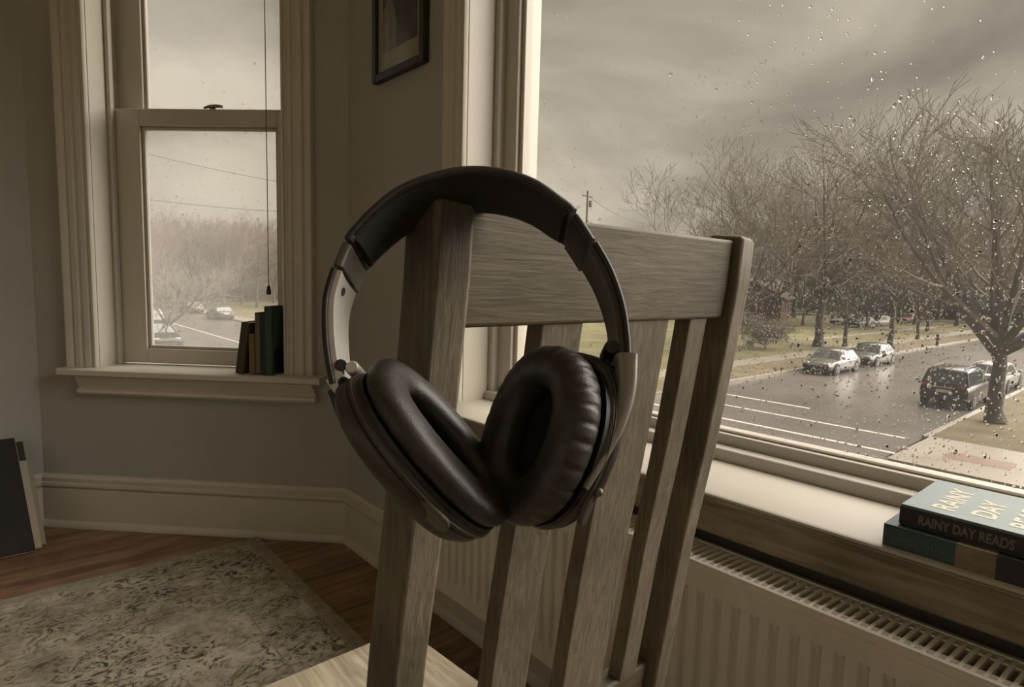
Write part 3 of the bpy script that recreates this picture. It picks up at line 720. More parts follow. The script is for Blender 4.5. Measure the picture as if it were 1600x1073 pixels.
# yokes joining hinge and cup on the outer side
def yoke(cup, pxs, w0, mat):
    pts = catmull([uv(*p) for p in pxs], 6); rings = []
    for k, (u, v) in enumerate(pts):
        a = pts[max(k - 1, 0)]; b = pts[min(k + 1, len(pts) - 1)]; tx, ty = b[0] - a[0], b[1] - a[1]; l = hypot(tx, ty); nx, ny = ty / l, -tx / l
        q = k / (len(pts) - 1); hw_ = .013 * (1 - .6 * q); th = .0056 * (1 - .72 * q)
        rings.append([HWp(u + nx * t_, v + ny * t_, w_) for t_, w_ in rrect(-th, th, w0 - hw_, w0 + hw_, .003)])
    return MB().loft(rings).build('yoke', mat, cup, smooth=50)
yoke(cupL, [(520, 600), (531, 640), (552, 682), (580, 722), (612, 764)], -.020, hp_dark)
yoke(cupR, [(978, 556), (979, 606), (968, 658), (946, 708), (916, 762)], -.007, hp_yoke)

# ------------------------------------------------------------------ books
def book(name, label, M, th, dep, ht, cover, pages, cat='book', group=None):
    """local x = thickness, y = depth from spine, z = height"""
    o = bpy.data.objects.new(name, None); col.objects.link(o); o.matrix_world = M; tag(o, label, cat, group)
    mb = MB(); b_ = .0028
    mb.box((0, 0, 0), (b_, dep, ht)); mb.box((th - b_, 0, 0), (th, dep, ht)); mb.box((b_ * .9, 0, 0), (th - b_ * .9, .003, ht))
    c = mb.build('cover', cover, o, local=True, bevel=.001)
    mb = MB(); mb.box((b_, .0032, .004), (th - b_, dep - .005, ht - .004)); mb.build('pages', pages, o, local=True)
    return o, c
pages_m = plain('paper_pages', (182, 172, 150), .9, var=.12, vscale=120)
def mtx(o, ex, ey, ez):
    ex, ey, ez = V(ex).normalized(), V(ey).normalized(), V(ez).normalized()
    return Matrix(((ex.x, ey.x, ez.x, o[0]), (ex.y, ey.y, ez.y, o[1]), (ex.z, ey.z, ez.z, o[2]), (0, 0, 0, 1)))
def s_at(px, py, n):
    P = on_plane(px, py, NL, NL.dot(PL) + n); return (P - PL).dot(EL)
UP = V((0, 0, 1)); NB = -.050; ZS = .6322
s1 = s_at(367.5, 583, NB); s2 = s_at(387, 583, NB)
lean = (UP + EL * .145).normalized(); lx = (EL - UP * .145).normalized()
book('upright_book', 'small olive-brown hardback leaning on the other books on the left window sill', mtx(Lp(s1, NB, ZS + .0045), lx, NL, lean), .030, .110, .190, plain('olive_cover', (66, 60, 44), .7), pages_m)
tan_c = plain('tan_cover', (124, 98, 68), .7)
sx = s_at(389.5, 583, NB)
book('upright_book', 'short tan paperback on the left window sill between olive and black books', mtx(Lp(sx, NB + .0, ZS), EL, NL, UP), .020, .100, .150, tan_c, pages_m)
sx3 = sx + .0215
o3, c3 = book('upright_book', 'black and grey-green hardback on the left window sill beside the teal book', mtx(Lp(sx3, NB + .005, ZS), EL, NL, UP), .038, .115, .228, plain('black_cover', (40, 37, 33), .6), pages_m)
mb = MB(); mb.box((.001, -.0012, .006), (.018, .0005, .222)); mb.build('spine_band', plain('greygreen_spine', (104, 102, 84), .7), c3, local=True)
sx4 = sx3 + .0395
o4, c4 = book('upright_book', 'tall teal picture-cover book at the end of the left window sill', mtx(Lp(sx4, NB - .004, ZS), EL, NL, UP), .028, .135, .252, plain('teal_cover', (44, 68, 66), .55, var=.25, vscale=25), pages_m)
mb = MB(); mb.box((.0279, .012, .012), (.0286, .125, .24)); cp = mb.build('cover_picture', plain('cover_picture', (60, 84, 66), .55, var=.5, vscale=22), c4, local=True)
mb = MB(); mb.prism([V((.0286, .012, .012)), V((.0286, .125, .012)), V((.0286, .125, .085)), V((.0286, .10, .118)), V((.0286, .07, .092)), V((.0286, .04, .108)), V((.0286, .012, .085))], (.0005, 0, 0)); mb.build('picture_foreground', plain('picture_dark', (30, 30, 28), .55, var=.4, vscale=40), cp, local=True)

# the two books on the big window's sill
def text_mesh(txt, size, ext=.0002, bold=.0):
    cu = bpy.data.curves.new('lettering', 'FONT'); cu.body = txt; cu.size = size; cu.extrude = ext; cu.align_x = 'LEFT'; cu.offset = bold
    ob = bpy.data.objects.new('lettering', cu); col.objects.link(ob)
    dg = bpy.context.evaluated_depsgraph_get(); me = bpy.data.meshes.new_from_object(ob.evaluated_get(dg))
    bpy.data.objects.remove(ob); return me
def lettering(txt, size, M, parent, mat, name='lettering', width=None, squash=1.0, bold=0.0):
    me = text_mesh(txt, size, bold=bold); xs = [v.co.x for v in me.vertices]; k = (width / (max(xs) - min(xs))) if width else 1.0; x0 = min(xs)
    for v in me.vertices: v.co.x = (v.co.x - x0) * k; v.co.y *= squash
    me.materials.clear(); me.materials.append(mat); o = bpy.data.objects.new(name, me); col.objects.link(o); o.parent = parent; o.matrix_local = M; return o
print_cream = plain('cream_lettering', (184, 176, 158), .7, var=.05)
print_grey = plain('grey_lettering', (120, 114, 102), .7, var=.1)
teal_dk = plain('dark_teal_cover', (52, 72, 74), .5, var=.12, vscale=30)
blk = plain('black_spine', (36, 33, 31), .5)
slate = plain('slate_blue_cover', (104, 116, 116), .5, var=.06, vscale=20)
# local x = thickness (up), y = depth (+X world), z = height along -Y world
BL = mtx((.911, .262, .6563), (0, 0, 1), (1, 0, 0), (0, -1, 0))
lo, lc = book('stacked_book', 'lower teal and black hardback of the two-book stack on the right window sill', BL, .030, .150, .235, teal_dk, pages_m)
mb = MB(); mb.box((-.0004, -.0009, .082), (.0304, .1502, .1232)); mb.build('cover_band', plain('tan_band', (124, 112, 90), .6, var=.3, vscale=60), lc, local=True)
mb = MB(); mb.box((-.0006, -.0011, .123), (.0306, .1504, .2353)); mb.build('cover_panel', blk, lc, local=True)
mb = MB(); random.seed(5)
for i in range(16):
    if i in (8,): continue
    mb.box((.012, -.0006, .012 + i * .0040), (.012 + random.uniform(.003, .006), .0001, .012 + i * .0040 + .0022))
mb.build('worn_spine_print', plain('faint_print', (66, 100, 102), .6), lc, local=True)
BU = mtx((.924, .2475, .6869), (0, 0, 1), (1, 0, 0), (0, -1, 0))
uo, uc = book('stacked_book', 'upper slate-blue hardback titled RAINY DAY READS lying on the right window sill', BU, .028, .168, .225, slate, pages_m)
mb = MB(); mb.box((.0016, -.0012, -.0003), (.0246, .0004, .2253)); sp = mb.build('spine_panel', blk, uc, local=True)
# spine lettering: reads along local +z, letter-up = local +x, facing -y
lettering('RAINY DAY READS', .0175, mtx((.0065, -.0013, .022), (0, 0, 1), (1, 0, 0), (0, 1, 0)), sp, print_grey, width=.100, bold=.0004)
# cover title: reads along +y (towards the glass), letter-up = -z, facing +x
for i, wd in enumerate(('RAINY', 'DAY', 'READS')):
    lettering(wd, .036, mtx((.0282, .022 if i != 1 else .030, .054 + i * .041), (0, 1, 0), (0, 0, -1), (-1, 0, 0)), uc, print_cream, width=(.116, .084, .120)[i], bold=.0007)

# ------------------------------------------------------------------ boards leaning against the left wall
def leaning(name, label, cat, x0, x1, yb, yt, zt, th, face, edge, skew, corner=None):
    d = V((skew, yt - yb, zt)); L_ = d.length; d.normalize(); ex = V((1, 0, 0)); nrm = ex.cross(d).normalized() * -1     # nrm points to the wall
    if nrm.y < 0: nrm = -nrm
    o = thing(name, ((x0 + x1) / 2, yb, 0), label, cat)
    base = V((0, yb, th * abs(nrm.z) + .004 * abs(nrm.z)))
    def P(x, l, t_): return V((x, 0, 0)) + base + d * l + nrm * t_
    def blk_(xa, xb, la, lb, ta, tb): return MB().hexa([P(xa, la, ta), P(xb, la, ta), P(xb, la, tb), P(xa, la, tb), P(xa, lb, ta), P(xb, lb, ta), P(xb, lb, tb), P(xa, lb, tb)])
    blk_(x0, x1, 0, L_, 0, th).build('backing', edge, o, bevel=.0012)
    blk_(x0 + .0015, x1 - .0015, .0015, L_ - .0015, -.0035, 0).build('front_face', face, o, bevel=.001)
    if corner: blk_(x1 - .03, x1 - .0008, L_ * .80, L_ * .985, -.0045, -.0034).build('dark_corner', corner, o)
    return o
cream_e = plain('cream_board', (176, 166, 146), .8, var=.06); grey_e = plain('grey_board', (150, 144, 128), .8, var=.06)
leaning('leaning_canvas', 'dark canvas leaning in front of two pale boards against the wall', 'canvas', -.42, .110, 2.640, 2.880, .362, .008, plain('dark_canvas', (38, 34, 31), .8, var=.2), cream_e, -.034)
leaning('leaning_board', 'cream board with a dark corner leaning just behind the dark canvas', 'board', -.38, .1285, 2.664, 2.894, .348, .006, cream_e, cream_e, -.030, blk)
leaning('leaning_board', 'greyish board leaning at the back nearest the wall behind the cream board', 'board', -.36, .1420, 2.690, 2.906, .322, .006, grey_e, grey_e, -.026)

# ================================================================== outdoors
G = -4.0
asphalt = plain('wet_asphalt', (104, 98, 92), .26, var=.18, vscale=.35, bump=.25, bscale=3, spec=.5)
line_m = plain('road_paint', (200, 194, 180), .4, var=.15, vscale=2)
walk_m = plain('wet_concrete', (142, 133, 120), .4, var=.12, vscale=.7)
kerb_m = plain('kerb_stone', (128, 120, 108), .5, var=.15, vscale=2)
lawn_m = plain('winter_lawn', (100, 94, 58), .95, var=.35, vscale=.45, detail=6)
lawn2_m = plain('worn_verge', (98, 86, 60), .95, var=.35, vscale=.8, detail=6)
field_m = plain('far_ground', (104, 95, 66), .95, var=.3, vscale=.05)
brickpave = plain('brick_paving', (122, 98, 84), .5, var=.2, vscale=3)
def slab(name, mat, x0, y0, x1, y1, z0, z1, bevel=0):
    mb = MB(); mb.box((x0, y0, z0), (x1, y1, z1)); return tag(mb.build(name, mat, bevel=bevel), kind='structure')
slab('ground', field_m, -300, -250, 500, 520, G - .8, G - .16)
CX0, CX1 = 8.0, 20.3       # cross street (runs along Y)
slab('street', asphalt, CX1, 6.0, 260, 16.0, G - .15, G)
slab('cross_street', asphalt, CX0, -90, CX1, 300, G - .15, G + .001)
slab('lawn', lawn_m, CX1 + 1.9, 20.4, 260, 300, G - .15, G + .10)
slab('sidewalk', walk_m, CX1 + .2, 18.8, 260, 20.4, G - .15, G + .115)
slab('grass_verge', lawn2_m, CX1 + 2.2, 16.2, 260, 18.8, G - .15, G + .10)
slab('sidewalk_cross', walk_m, CX1 + .2, 16.2, CX1 + 2.2, 18.8, G - .15, G + .112)
slab('sidewalk_side', walk_m, CX1 + .2, 20.4, CX1 + 1.9, 300, G - .15, G + .114)
slab('kerb_far', kerb_m, CX1, 16.0, 260, 16.2, G - .15, G + .14, .02)
slab('kerb_side', kerb_m, CX1, 16.2, CX1 + .2, 300, G - .15, G + .14, .02)
slab('kerb_near', kerb_m, 24.0, 5.8, 260, 6.0, G - .15, G + .14, .02)
slab('corner_paving', walk_m, CX1 - .4, -40, 24.2, 5.8, G - .15, G + .105)
slab('brick_paving', brickpave, 21.4, 3.2, 22.4, 4.8, G, G + .11)
slab('grass_bank', lawn2_m, 24.2, -40, 260, 5.8, G - .15, G + .10)
slab('garden_path', walk_m, 60, 24.6, 130, 25.6, G, G + .12)
slab('west_sidewalk', walk_m, CX0 - 2.2, -90, CX0, 300, G - .15, G + .11)
slab('west_lawn', lawn_m, -60, -90, CX0 - 2.2, 300, G - .15, G + .09)
# crosswalk and stop lines
random.seed(2)
for nm, x, y0, y1, w in (('crosswalk_line', 26.0, 10.6, 15.3, .22), ('crosswalk_line', 23.6, 6.4, 15.4, .20), ('crosswalk_line', 21.1, 5.9, 15.0, .20)):
    mb = MB(); mb.box((x - w / 2, y0, G), (x + w / 2, y1, G + .008)); tag(mb.build(nm, line_m), kind='structure')
mb = MB(); mb.box((14.0, 20, G), (14.15, 120, G + .009)); tag(mb.build('centre_line', line_m), kind='structure')

# ---- bare trees
bark = plain('wet_bark', (84, 77, 69), .85, var=.3, vscale=3)
twig_m = plain('bare_twigs', (118, 109, 98), .9, var=.2, vscale=2)  # both twig colours paled to stand in for rain haze
twig2_m = plain('reddish_twigs', (120, 106, 94), .9, var=.2, vscale=2)
def grow(seed, height, trunk_h, r0, spread, levels=(7, 6, 6, 5), lean=(0, 0), up=.35, droop=0.0, wig=.16):
    rnd = random.Random(seed); mb, tw = MB(), MB()
    def rv(s): return V((rnd.uniform(-s, s), rnd.uniform(-s, s), rnd.uniform(-s, s)))
    def branch(p, d, length, r, lev):
        n = 5 if lev == 0 else (4 if lev < 3 else 3); pts = [p.copy()]; rad = [r]; q = p.copy(); d = d.normalized()
        for k in range(n):
            d = (d + rv(wig) + V((0, 0, up * .22 - droop * .2 * lev))).normalized(); q = q + d * (length / n); pts.append(q.copy()); rad.append(r * (1 - .72 * (k + 1) / n))
        (mb if lev < 2 else tw).tube(pts, [max(x, .010) for x in rad], (7, 5, 4, 3, 3)[lev], cap=False)
        if lev >= len(levels): return
        cnt = levels[lev]
        for c in range(cnt):
            f = .30 + .70 * (c + rnd.random()) / cnt; i = min(n - 1, int(f * n)); ff = f * n - i
            bp_ = pts[i].lerp(pts[i + 1], min(1, ff)); ax = (pts[i + 1] - pts[i]).normalized()
            o = ax.orthogonal(); o.rotate(Quaternion(ax, rnd.uniform(0, 2 * pi)))
            ang = rnd.uniform(.45, .95) * spread
            nd = ax * cos(ang) + o * sin(ang)
            branch(bp_, nd, length * rnd.uniform(.42, .66) * (1.1 - .35 * f), max(.010, rad[i] * rnd.uniform(.45, .62)), lev + 1)
    base = V((0, 0, 0)); top = V((lean[0], lean[1], trunk_h))
    npt = 6; pts = []; rad = []
    for k in range(npt + 1):
        f = k / npt; pts.append(base.lerp(top, f) + V((rnd.uniform(-1, 1), rnd.uniform(-1, 1), 0)) * r0 * .25 * (0 < k)); rad.append(r0 * (1.35 if k == 0 else 1.0) * (1 - .35 * f))
    mb.tube(pts, rad, 9)
    for c in range(levels[0]):
        a = 2 * pi * c / levels[0] + rnd.uniform(-.4, .4); el = rnd.uniform(.35, 1.0) if c else 1.45
        d = V((cos(a) * cos(el) * spread, sin(a) * cos(el) * spread, sin(el)))
        f = rnd.uniform(.78, 1.0); p = base.lerp(top, f)
        branch(p, d, (height - trunk_h) * rnd.uniform(.62, .92), r0 * rnd.uniform(.40, .58), 1 if True else 0)
    return mb, tw
def tree_proto(name, seed, tm, **kw):
    mb, tw = grow(seed, **kw); return (mb.mesh('trunk_' + name, bark, 60), tw.mesh('twigs_' + name, tm))
protos = [tree_proto('a', 1, twig_m, height=17, trunk_h=4.2, r0=.34, spread=1.0, levels=(10, 8, 8, 6), up=.75, wig=.12),
          tree_proto('b', 5, twig_m, height=14, trunk_h=3.2, r0=.26, spread=1.05, levels=(10, 8, 8, 6), up=.65, wig=.12),
          tree_proto('c', 9, twig2_m, height=12, trunk_h=2.6, r0=.20, spread=.8, levels=(10, 8, 7, 6), up=.8, wig=.12),
          tree_proto('d', 14, twig2_m, height=15, trunk_h=5.5, r0=.30, spread=.95, levels=(9, 8, 8, 6), up=.5, wig=.14)]
def tree(k, loc, sc, rot, label, group=None, name='bare_tree', zs=1.0):
    o = thing(name, loc, label, 'tree', group, rotz=rot, local=True); o.scale = (sc, sc, sc * zs)
    for nm, me in zip(('trunk', 'twigs'), protos[k] if isinstance(k, int) else k):
        c = bpy.data.objects.new(nm, me); col.objects.link(c); c.parent = o
    return o
def gz(px, py, z=G + .1): return on_z(px, py, z)
# the big street tree beside the parked suv
mbt, twt = grow(23, height=11.5, trunk_h=3.1, r0=.30, spread=.78, levels=(10, 8, 8, 6), up=.6, lean=(.1, -.1), wig=.2)
big = (mbt.mesh('trunk_big', bark, 60), twt.mesh('twigs_big', twig_m))
p = gz(1556, 660); tree(big, p, 1.0, 2.2, 'large spreading bare tree on the verge beside the parked dark suv')
# individually recognisable trees on the lawn across the street
p = gz(1278, 541); tree(0, (p.x, p.y, p.z), 1.12, .3, 'tall round-crowned bare tree on the lawn behind the silver sedan')
p = gz(1145, 548); tree(1, (p.x, p.y, p.z), 1.0, 1.9, 'bare tree rising just beside the chair back across the street')
p = gz(1320, 541); tree(2, (p.x, p.y, p.z), .95, 4.0, 'slim bare tree on the verge behind the second parked car')
p = gz(1391, 545); tree(3, (p.x, p.y, p.z), .80, .9, 'dark-trunked bare tree at the kerb past the parked cars')
p = gz(1433, 530); tree(2, (p.x, p.y, p.z), .9, 2.0, 'thin young bare tree beside the far sidewalk and small post')
# tree line behind
random.seed(31)
LBL = 'bare tree in the distant tree line across the street'; GRP = 'distant tree line beyond the street'
for i, (px, dist, k, sc) in enumerate([(1010, 95, 1, .8), (1060, 100, 3, .85), (1105, 92, 2, 1.0), (1165, 105, 0, .9), (1205, 98, 1, 1.1), (1240, 110, 3, 1.1), (1300, 100, 2, 1.2), (1335, 118, 0, 1.0), (1370, 96, 1, 1.1), (1405, 120, 3, 1.1), (1430, 108, 2, 1.2),
        (1465, 130, 0, .95), (1495, 112, 1, 1.1), (1525, 126, 3, 1.1), (1560, 118, 2, 1.3), (1590, 135, 0, 1.1), (1625, 110, 1, 1.1), (960, 110, 0, .7), (925, 120, 2, .9),
        (1180, 150, 3, 1.2), (1270, 155, 0, 1.2), (1350, 150, 1, 1.4), (1440, 160, 3, 1.3), (1520, 155, 0, 1.2), (1600, 165, 1, 1.4), (1120, 140, 0, 1.0), (1220, 135, 2, 1.5), (1390, 140, 2, 1.6), (1480, 145, 2, 1.5), (1550, 148, 1, 1.3), (1310, 138, 3, 1.2), (1040, 150, 2, 1.3), (1090, 170, 1, 1.3), (1150, 175, 0, 1.2), (1195, 185, 3, 1.3), (1245, 180, 1, 1.5), (1290, 190, 2, 1.9), (1330, 175, 3, 1.4), (1375, 185, 0, 1.3), (1415, 180, 1, 1.5), (1460, 190, 2, 1.8), (1505, 178, 3, 1.4), (1540, 185, 0, 1.3), (1575, 180, 1, 1.5), (1255, 90, 2, 1.0), (1355, 88, 2, 1.0), (1450, 92, 2, 1.05), (1540, 90, 1, .9)]):
    q = at_range(px, 500, dist); tree(k, (q.x, q.y, G + .1), sc, random.uniform(0, 6.28), LBL, GRP)
for px, dist, k, sc in ((520, 96, 1, .9), (570, 110, 3, 1.0), (620, 92, 2, 1.0), (665, 118, 0, 1.0), (710, 100, 1, 1.0), (760, 112, 3, 1.0), (805, 95, 2, 1.0), (850, 120, 0, .9), (890, 104, 1, .9), (540, 140, 2, 1.4), (640, 145, 0, 1.2), (740, 150, 1, 1.3), (830, 148, 3, 1.2)):
    q = at_range(px, 480, dist); tree(k, (q.x, q.y, G + .1), sc, random.uniform(0, 6.28), LBL, GRP)
LBL2 = 'bare tree in the hazy tree line seen through the left window'; GRP2 = 'tree line seen through the left window'
for i, (px, dist, k, sc) in enumerate([(240, 88, 2, .95), (272, 100, 1, .85), (300, 94, 3, .8), (325, 110, 0, .8), (350, 92, 2, 1.0), (378, 105, 1, .9), (402, 96, 3, .85), (428, 112, 0, .85), (455, 100, 2, 1.0), (255, 130, 0, .95), (290, 138, 1, 1.15), (340, 134, 3, 1.1), (370, 145, 0, 1.0), (415, 140, 1, 1.1), (445, 132, 3, 1.0), (225, 120, 3, .9), (315, 125, 2, 1.2), (392, 128, 2, 1.2)]):
    q = at_range(px, 480, dist); tree(k, (q.x, q.y, G + .1), sc, random.uniform(0, 6.28), LBL2, GRP2)
p = gz(262, 541); tree(1, (p.x, p.y, p.z), .48, 3.3, 'small crooked bare tree by the parked cars outside the left window')
# leafless shrubs on the lawn
sh_mb, sh_tw = grow(44, height=2.2, trunk_h=.25, r0=.06, spread=1.35, levels=(12, 8, 7, 4), up=.3)
shr = (sh_mb.mesh('trunk_shrub', bark, 60), sh_tw.mesh('twigs_shrub', twig_m))
for px, py, sc, lb in ((1195, 545, 1.25, 'bushy leafless shrub on the lawn left of the silver sedan'), (1160, 520, 1.1, 'leafless shrub on the lawn near the brick house')):
    p = gz(px, py); o = tree(shr, p, sc, px * .1, lb, None, 'leafless_shrub'); o['category'] = 'shrub'

random.seed(77)
UL, UG = 'leafless brush in the understory of the distant tree line across the street', 'brush under the distant trees'
for i in range(46):
    q = at_range(960 + i * 14.5 + random.uniform(-5, 5), 500, random.uniform(124, 165)); o = tree(shr, (q.x, q.y, G + .1), random.uniform(2.0, 3.4), random.uniform(0, 6.28), UL, UG, 'leafless_shrub', .75); o['category'] = 'shrub'
for i in range(14):
    q = at_range(222 + i * 18 + random.uniform(-5, 5), 480, random.uniform(110, 150)); o = tree(shr, (q.x, q.y, G + .1), random.uniform(2.0, 3.2), random.uniform(0, 6.28), 'leafless brush under the hazy trees seen through the left window', 'brush seen through the left window', 'leafless_shrub', .75); o['category'] = 'shrub'
# ---- cars
tyre_m = plain('tyre_rubber', (34, 32, 30), .8); rim_m = plain('wheel_alloy', (130, 126, 118), .35, .7)
carglass = plain('car_glass', (60, 66, 64), .08, 0, var=.05, spec=.9); chrome = plain('car_chrome', (180, 176, 168), .2, .8)
lamp_red = plain('tail_lamp', (128, 36, 34), .25); lamp_clear = plain('head_lamp', (190, 188, 180), .15); trimblk = plain('car_black_trim', (36, 34, 32), .5)
plate_m = plain('number_plate', (190, 186, 172), .5)
def make_car(kind, paint, loc, rotz, label, group=None, simple=False):
    """local +x is the front of the car"""
    if kind == 'suv': L_, W_, sill, belt, roof = 4.6, 1.88, .34, 1.08, 1.72
    else: L_, W_, sill, belt, roof = 4.7, 1.82, .26, .93, 1.44
    o = thing('suv' if kind == 'suv' else 'sedan', loc, label, 'car', group, rotz=rotz, local=True)
    hl = L_ / 2
    if kind == 'suv':
        st = [(-hl, .84, .50, .92), (-hl + .06, .93, .40, 1.05), (-hl + .5, 1, sill, belt + .02), (0, 1, sill, belt), (hl - 1.25, 1, sill, belt - .02), (hl - .9, .98, sill, belt - .08), (hl - .22, .93, .38, belt - .20), (hl - .04, .84, .42, belt - .32), (hl, .74, .50, belt - .42)]
        gh = dict(xb0=hl - 1.30, xt0=hl - 1.95, xb1=-hl + .10, xt1=-hl + .42)
    else:
        st = [(-hl, .80, .46, .74), (-hl + .07, .90, .36, .88), (-hl + .55, .98, sill, .93), (-hl + 1.1, 1, sill, belt), (0, 1, sill, belt - .01), (hl - 1.30, 1, sill, belt - .06), (hl - .6, .96, sill + .02, .78), (hl - .12, .88, .34, .66), (hl, .76, .42, .56)]
        gh = dict(xb0=hl - 1.25, xt0=hl - 2.05, xb1=-hl + .55, xt1=-hl + 1.25)
    rings = []
    for x, wf, zb, zt in st:
        w = W_ / 2 * wf; r = .10
        rings.append([V((x, y_, z_)) for y_, z_ in ((-w * .94, zb), (w * .94, zb), (w, zb + .12), (w, zb + (zt - zb) * .55), (w * .985, zt - .16), (w * .90, zt - .02), (w * .55, zt + .015), (-w * .55, zt + .015), (-w * .90, zt - .02), (-w * .985, zt - .16), (-w, zb + (zt - zb) * .55), (-w, zb + .12))])
    mb = MB(); mb.loft(rings); body = mb.build('body', paint, o, smooth=40, local=True)
    wb, wt = W_ / 2 * .93, W_ / 2 * .74
    def cabin(z): f = (z - belt + .06) / (roof - belt + .06); return wb + (wt - wb) * f, gh['xb0'] + (gh['xt0'] - gh['xb0']) * f, gh['xb1'] + (gh['xt1'] - gh['xb1']) * f
    rings = []
    for z, ins in ((belt - .06, 0), (roof - .14, 0), (roof - .05, .03), (roof, .16)):
        w, xf, xr = cabin(min(z, roof - .06)); rings.append([V((xr + ins, -w + ins, z)), V((xf - ins * 1.5, -w + ins, z)), V((xf - ins * 1.2, 0, z + .01)), V((xf - ins * 1.5, w - ins, z)), V((xr + ins, w - ins, z)), V((xr + ins, 0, z + .01))])
    mb = MB(); mb.loft(rings); cab = mb.build('cabin', paint, o, smooth=40, local=True)
    def glz(z0, z1, face, name, a=.06, b=.94):
        (w0, f0, r0_), (w1, f1, r1_) = cabin(z0), cabin(z1); e_ = .012
        if face in (-1, 1):
            xa0, xb_0 = r0_ + (f0 - r0_) * a, r0_ + (f0 - r0_) * b; xa1, xb_1 = r1_ + (f1 - r1_) * a, r1_ + (f1 - r1_) * b
            q = [V((xa0, face * (w0 + e_), z0)), V((xb_0, face * (w0 + e_), z0)), V((xb_1, face * (w1 + e_), z1)), V((xa1, face * (w1 + e_), z1))]; d = V((0, -face * .02, 0))
        else:
            x0_, x1_ = (f0 + e_, f1 + e_) if face == 'f' else (r0_ - e_, r1_ - e_)
            q = [V((x0_, -w0 * .9, z0)), V((x0_, w0 * .9, z0)), V((x1_, w1 * .88, z1)), V((x1_, -w1 * .88, z1))]; d = V((-.02 if face == 'f' else .02, 0, 0))
        MB().prism(q, d).build(name, carglass, cab, local=True)
    glz(belt - .02, roof - .10, 'f', 'windshield'); glz(belt + .02, roof - .10, 'r', 'rear_window')
    for s in (-1, 1):
        if kind == 'suv':
            for a, b in ((.06, .30), (.33, .61), (.64, .93)): glz(belt + .01, roof - .13, s, 'side_window', a, b)
        else:
            for a, b in ((.10, .46), (.49, .90)): glz(belt + .0, roof - .11, s, 'side_window', a, b)
    R_ = .36 if kind == 'suv' else .33
    for x in (hl - .88, -hl + .92):
        for s in (-1, 1):
            c = V((x, s * (W_ / 2 - .20), R_))
            mb = MB(); mb.lathe([(R_ + .06, .16), (R_ + .06, .205), (R_, .206)], c, (0, s, 0), n=20); mb.build('wheel_arch', trimblk, body, local=True, smooth=40)
            mb = MB(); mb.lathe([(R_ * .9, 0), (R_, .03), (R_, .20), (R_ * .93, .225), (R_ * .66, .225)], c, (0, s, 0), n=20); wh = mb.build('wheel', tyre_m, o, local=True, smooth=40)
            mb = MB(); mb.lathe([(R_ * .66, .20), (R_ * .62, .228), (R_ * .2, .222), (R_ * .1, .235)], c, (0, s, 0), n=16); mb.build('rim', rim_m, wh, local=True, smooth=40)
    for s in (-1, 1):
        if kind == 'suv':
            mb = MB(); mb.box((-hl - .012, s * .62 - .13, .92), (-hl + .12, s * .62 + .17 * (1 if s > 0 else .76), 1.06)); mb.build('tail_lamp', lamp_red, body, local=True, bevel=.02)
            mb = MB(); mb.box((hl - .28, s * .60 - .16, .72), (hl - .06, s * .60 + .16, .84)); mb.build('head_lamp', lamp_clear, body, local=True, bevel=.02)
        else:
            mb = MB(); mb.box((-hl - .01, s * .55 - .18, .68), (-hl + .12, s * .55 + .18, .80)); mb.build('tail_lamp', lamp_red, body, local=True, bevel=.02)
            mb = MB(); mb.box((hl - .30, s * .58 - .17, .60), (hl - .03, s * .58 + .15, .72)); mb.build('head_lamp', lamp_clear, body, local=True, bevel=.03)
        mb = MB(); mb.sphere((gh['xb0'] - .25, s * (W_ / 2 + .07), belt + .05), (.09, .10, .07), 8, 5); mb.build('mirror', paint, cab, local=True, smooth=80)
        mb = MB(); mb.box((-hl + 1.35, min(s * (W_ / 2 - .03), s * (W_ / 2 + .008)), sill), (hl - 1.35, max(s * (W_ / 2 - .03), s * (W_ / 2 + .008)), sill + .10)); mb.build('sill_trim', trimblk, body, local=True)
        if kind == 'suv':
            mb = MB(); mb.tube([(gh['xt1'] + .1, s * .58, roof + .01), (gh['xt1'] + .2, s * .58, roof + .06), (gh['xt0'] - .3, s * .58, roof + .06), (gh['xt0'] - .2, s * .58, roof + .0)], .022, 6); mb.build('roof_rail', trimblk, cab, local=True)
    mb = MB(); mb.box((hl - .05, -.5, .38), (hl + .012, .5, .54)); mb.build('grille', trimblk, body, local=True, bevel=.02)
    zb = .46 if kind == 'suv' else .38
    mb = MB(); mb.box((-hl - .02, -.70, zb - .08), (-hl + .1, .70, zb + .10)); mb.build('rear_bumper', trimblk, body, local=True, bevel=.03)
    mb = MB(); mb.box((-hl - .028, -.26, zb + .26), (-hl + .03, .26, zb + .38)); mb.build('number_plate', plate_m, body, local=True)
    if kind == 'suv':
        mb = MB(); mb.box((-hl - .022, -.44, zb + .46), (-hl + .05, .44, zb + .50)); mb.build('tailgate_strip', chrome, body, local=True)
    return o
silver = plain('silver_paint', (104, 101, 96), .25, .4, var=.04); grey = plain('grey_paint', (92, 90, 86), .28, .4, var=.04); dark = plain('dark_paint', (52, 49, 46), .25, .3, var=.04)
white = plain('white_paint', (150, 147, 140), .3, var=.03); black = plain('black_paint', (40, 38, 37), .25, var=.04); red = plain('red_paint', (120, 44, 42), .3, var=.04)
make_car('sedan', silver, (38.9, 14.75, G + .002), pi, 'silver sedan parked at the far kerb nearest the crosswalk')
make_car('sedan', grey, (45.6, 14.8, G + .002), pi, 'grey car parked at the far kerb behind the silver sedan')
make_car('suv', dark, (33.3, 7.15, G + .002), 0, 'dark suv parked at the near kerb seen from behind')
make_car('sedan', white, (40.2, 7.15, G + .002), 0, 'pale sedan parked ahead of the dark suv beside the big tree')
p = on_z(1598, 596, G); make_car('suv', grey, (p.x + 1.5, 3.2, G + .1), 1.57, 'grey car at the frame edge behind the big tree trunk')
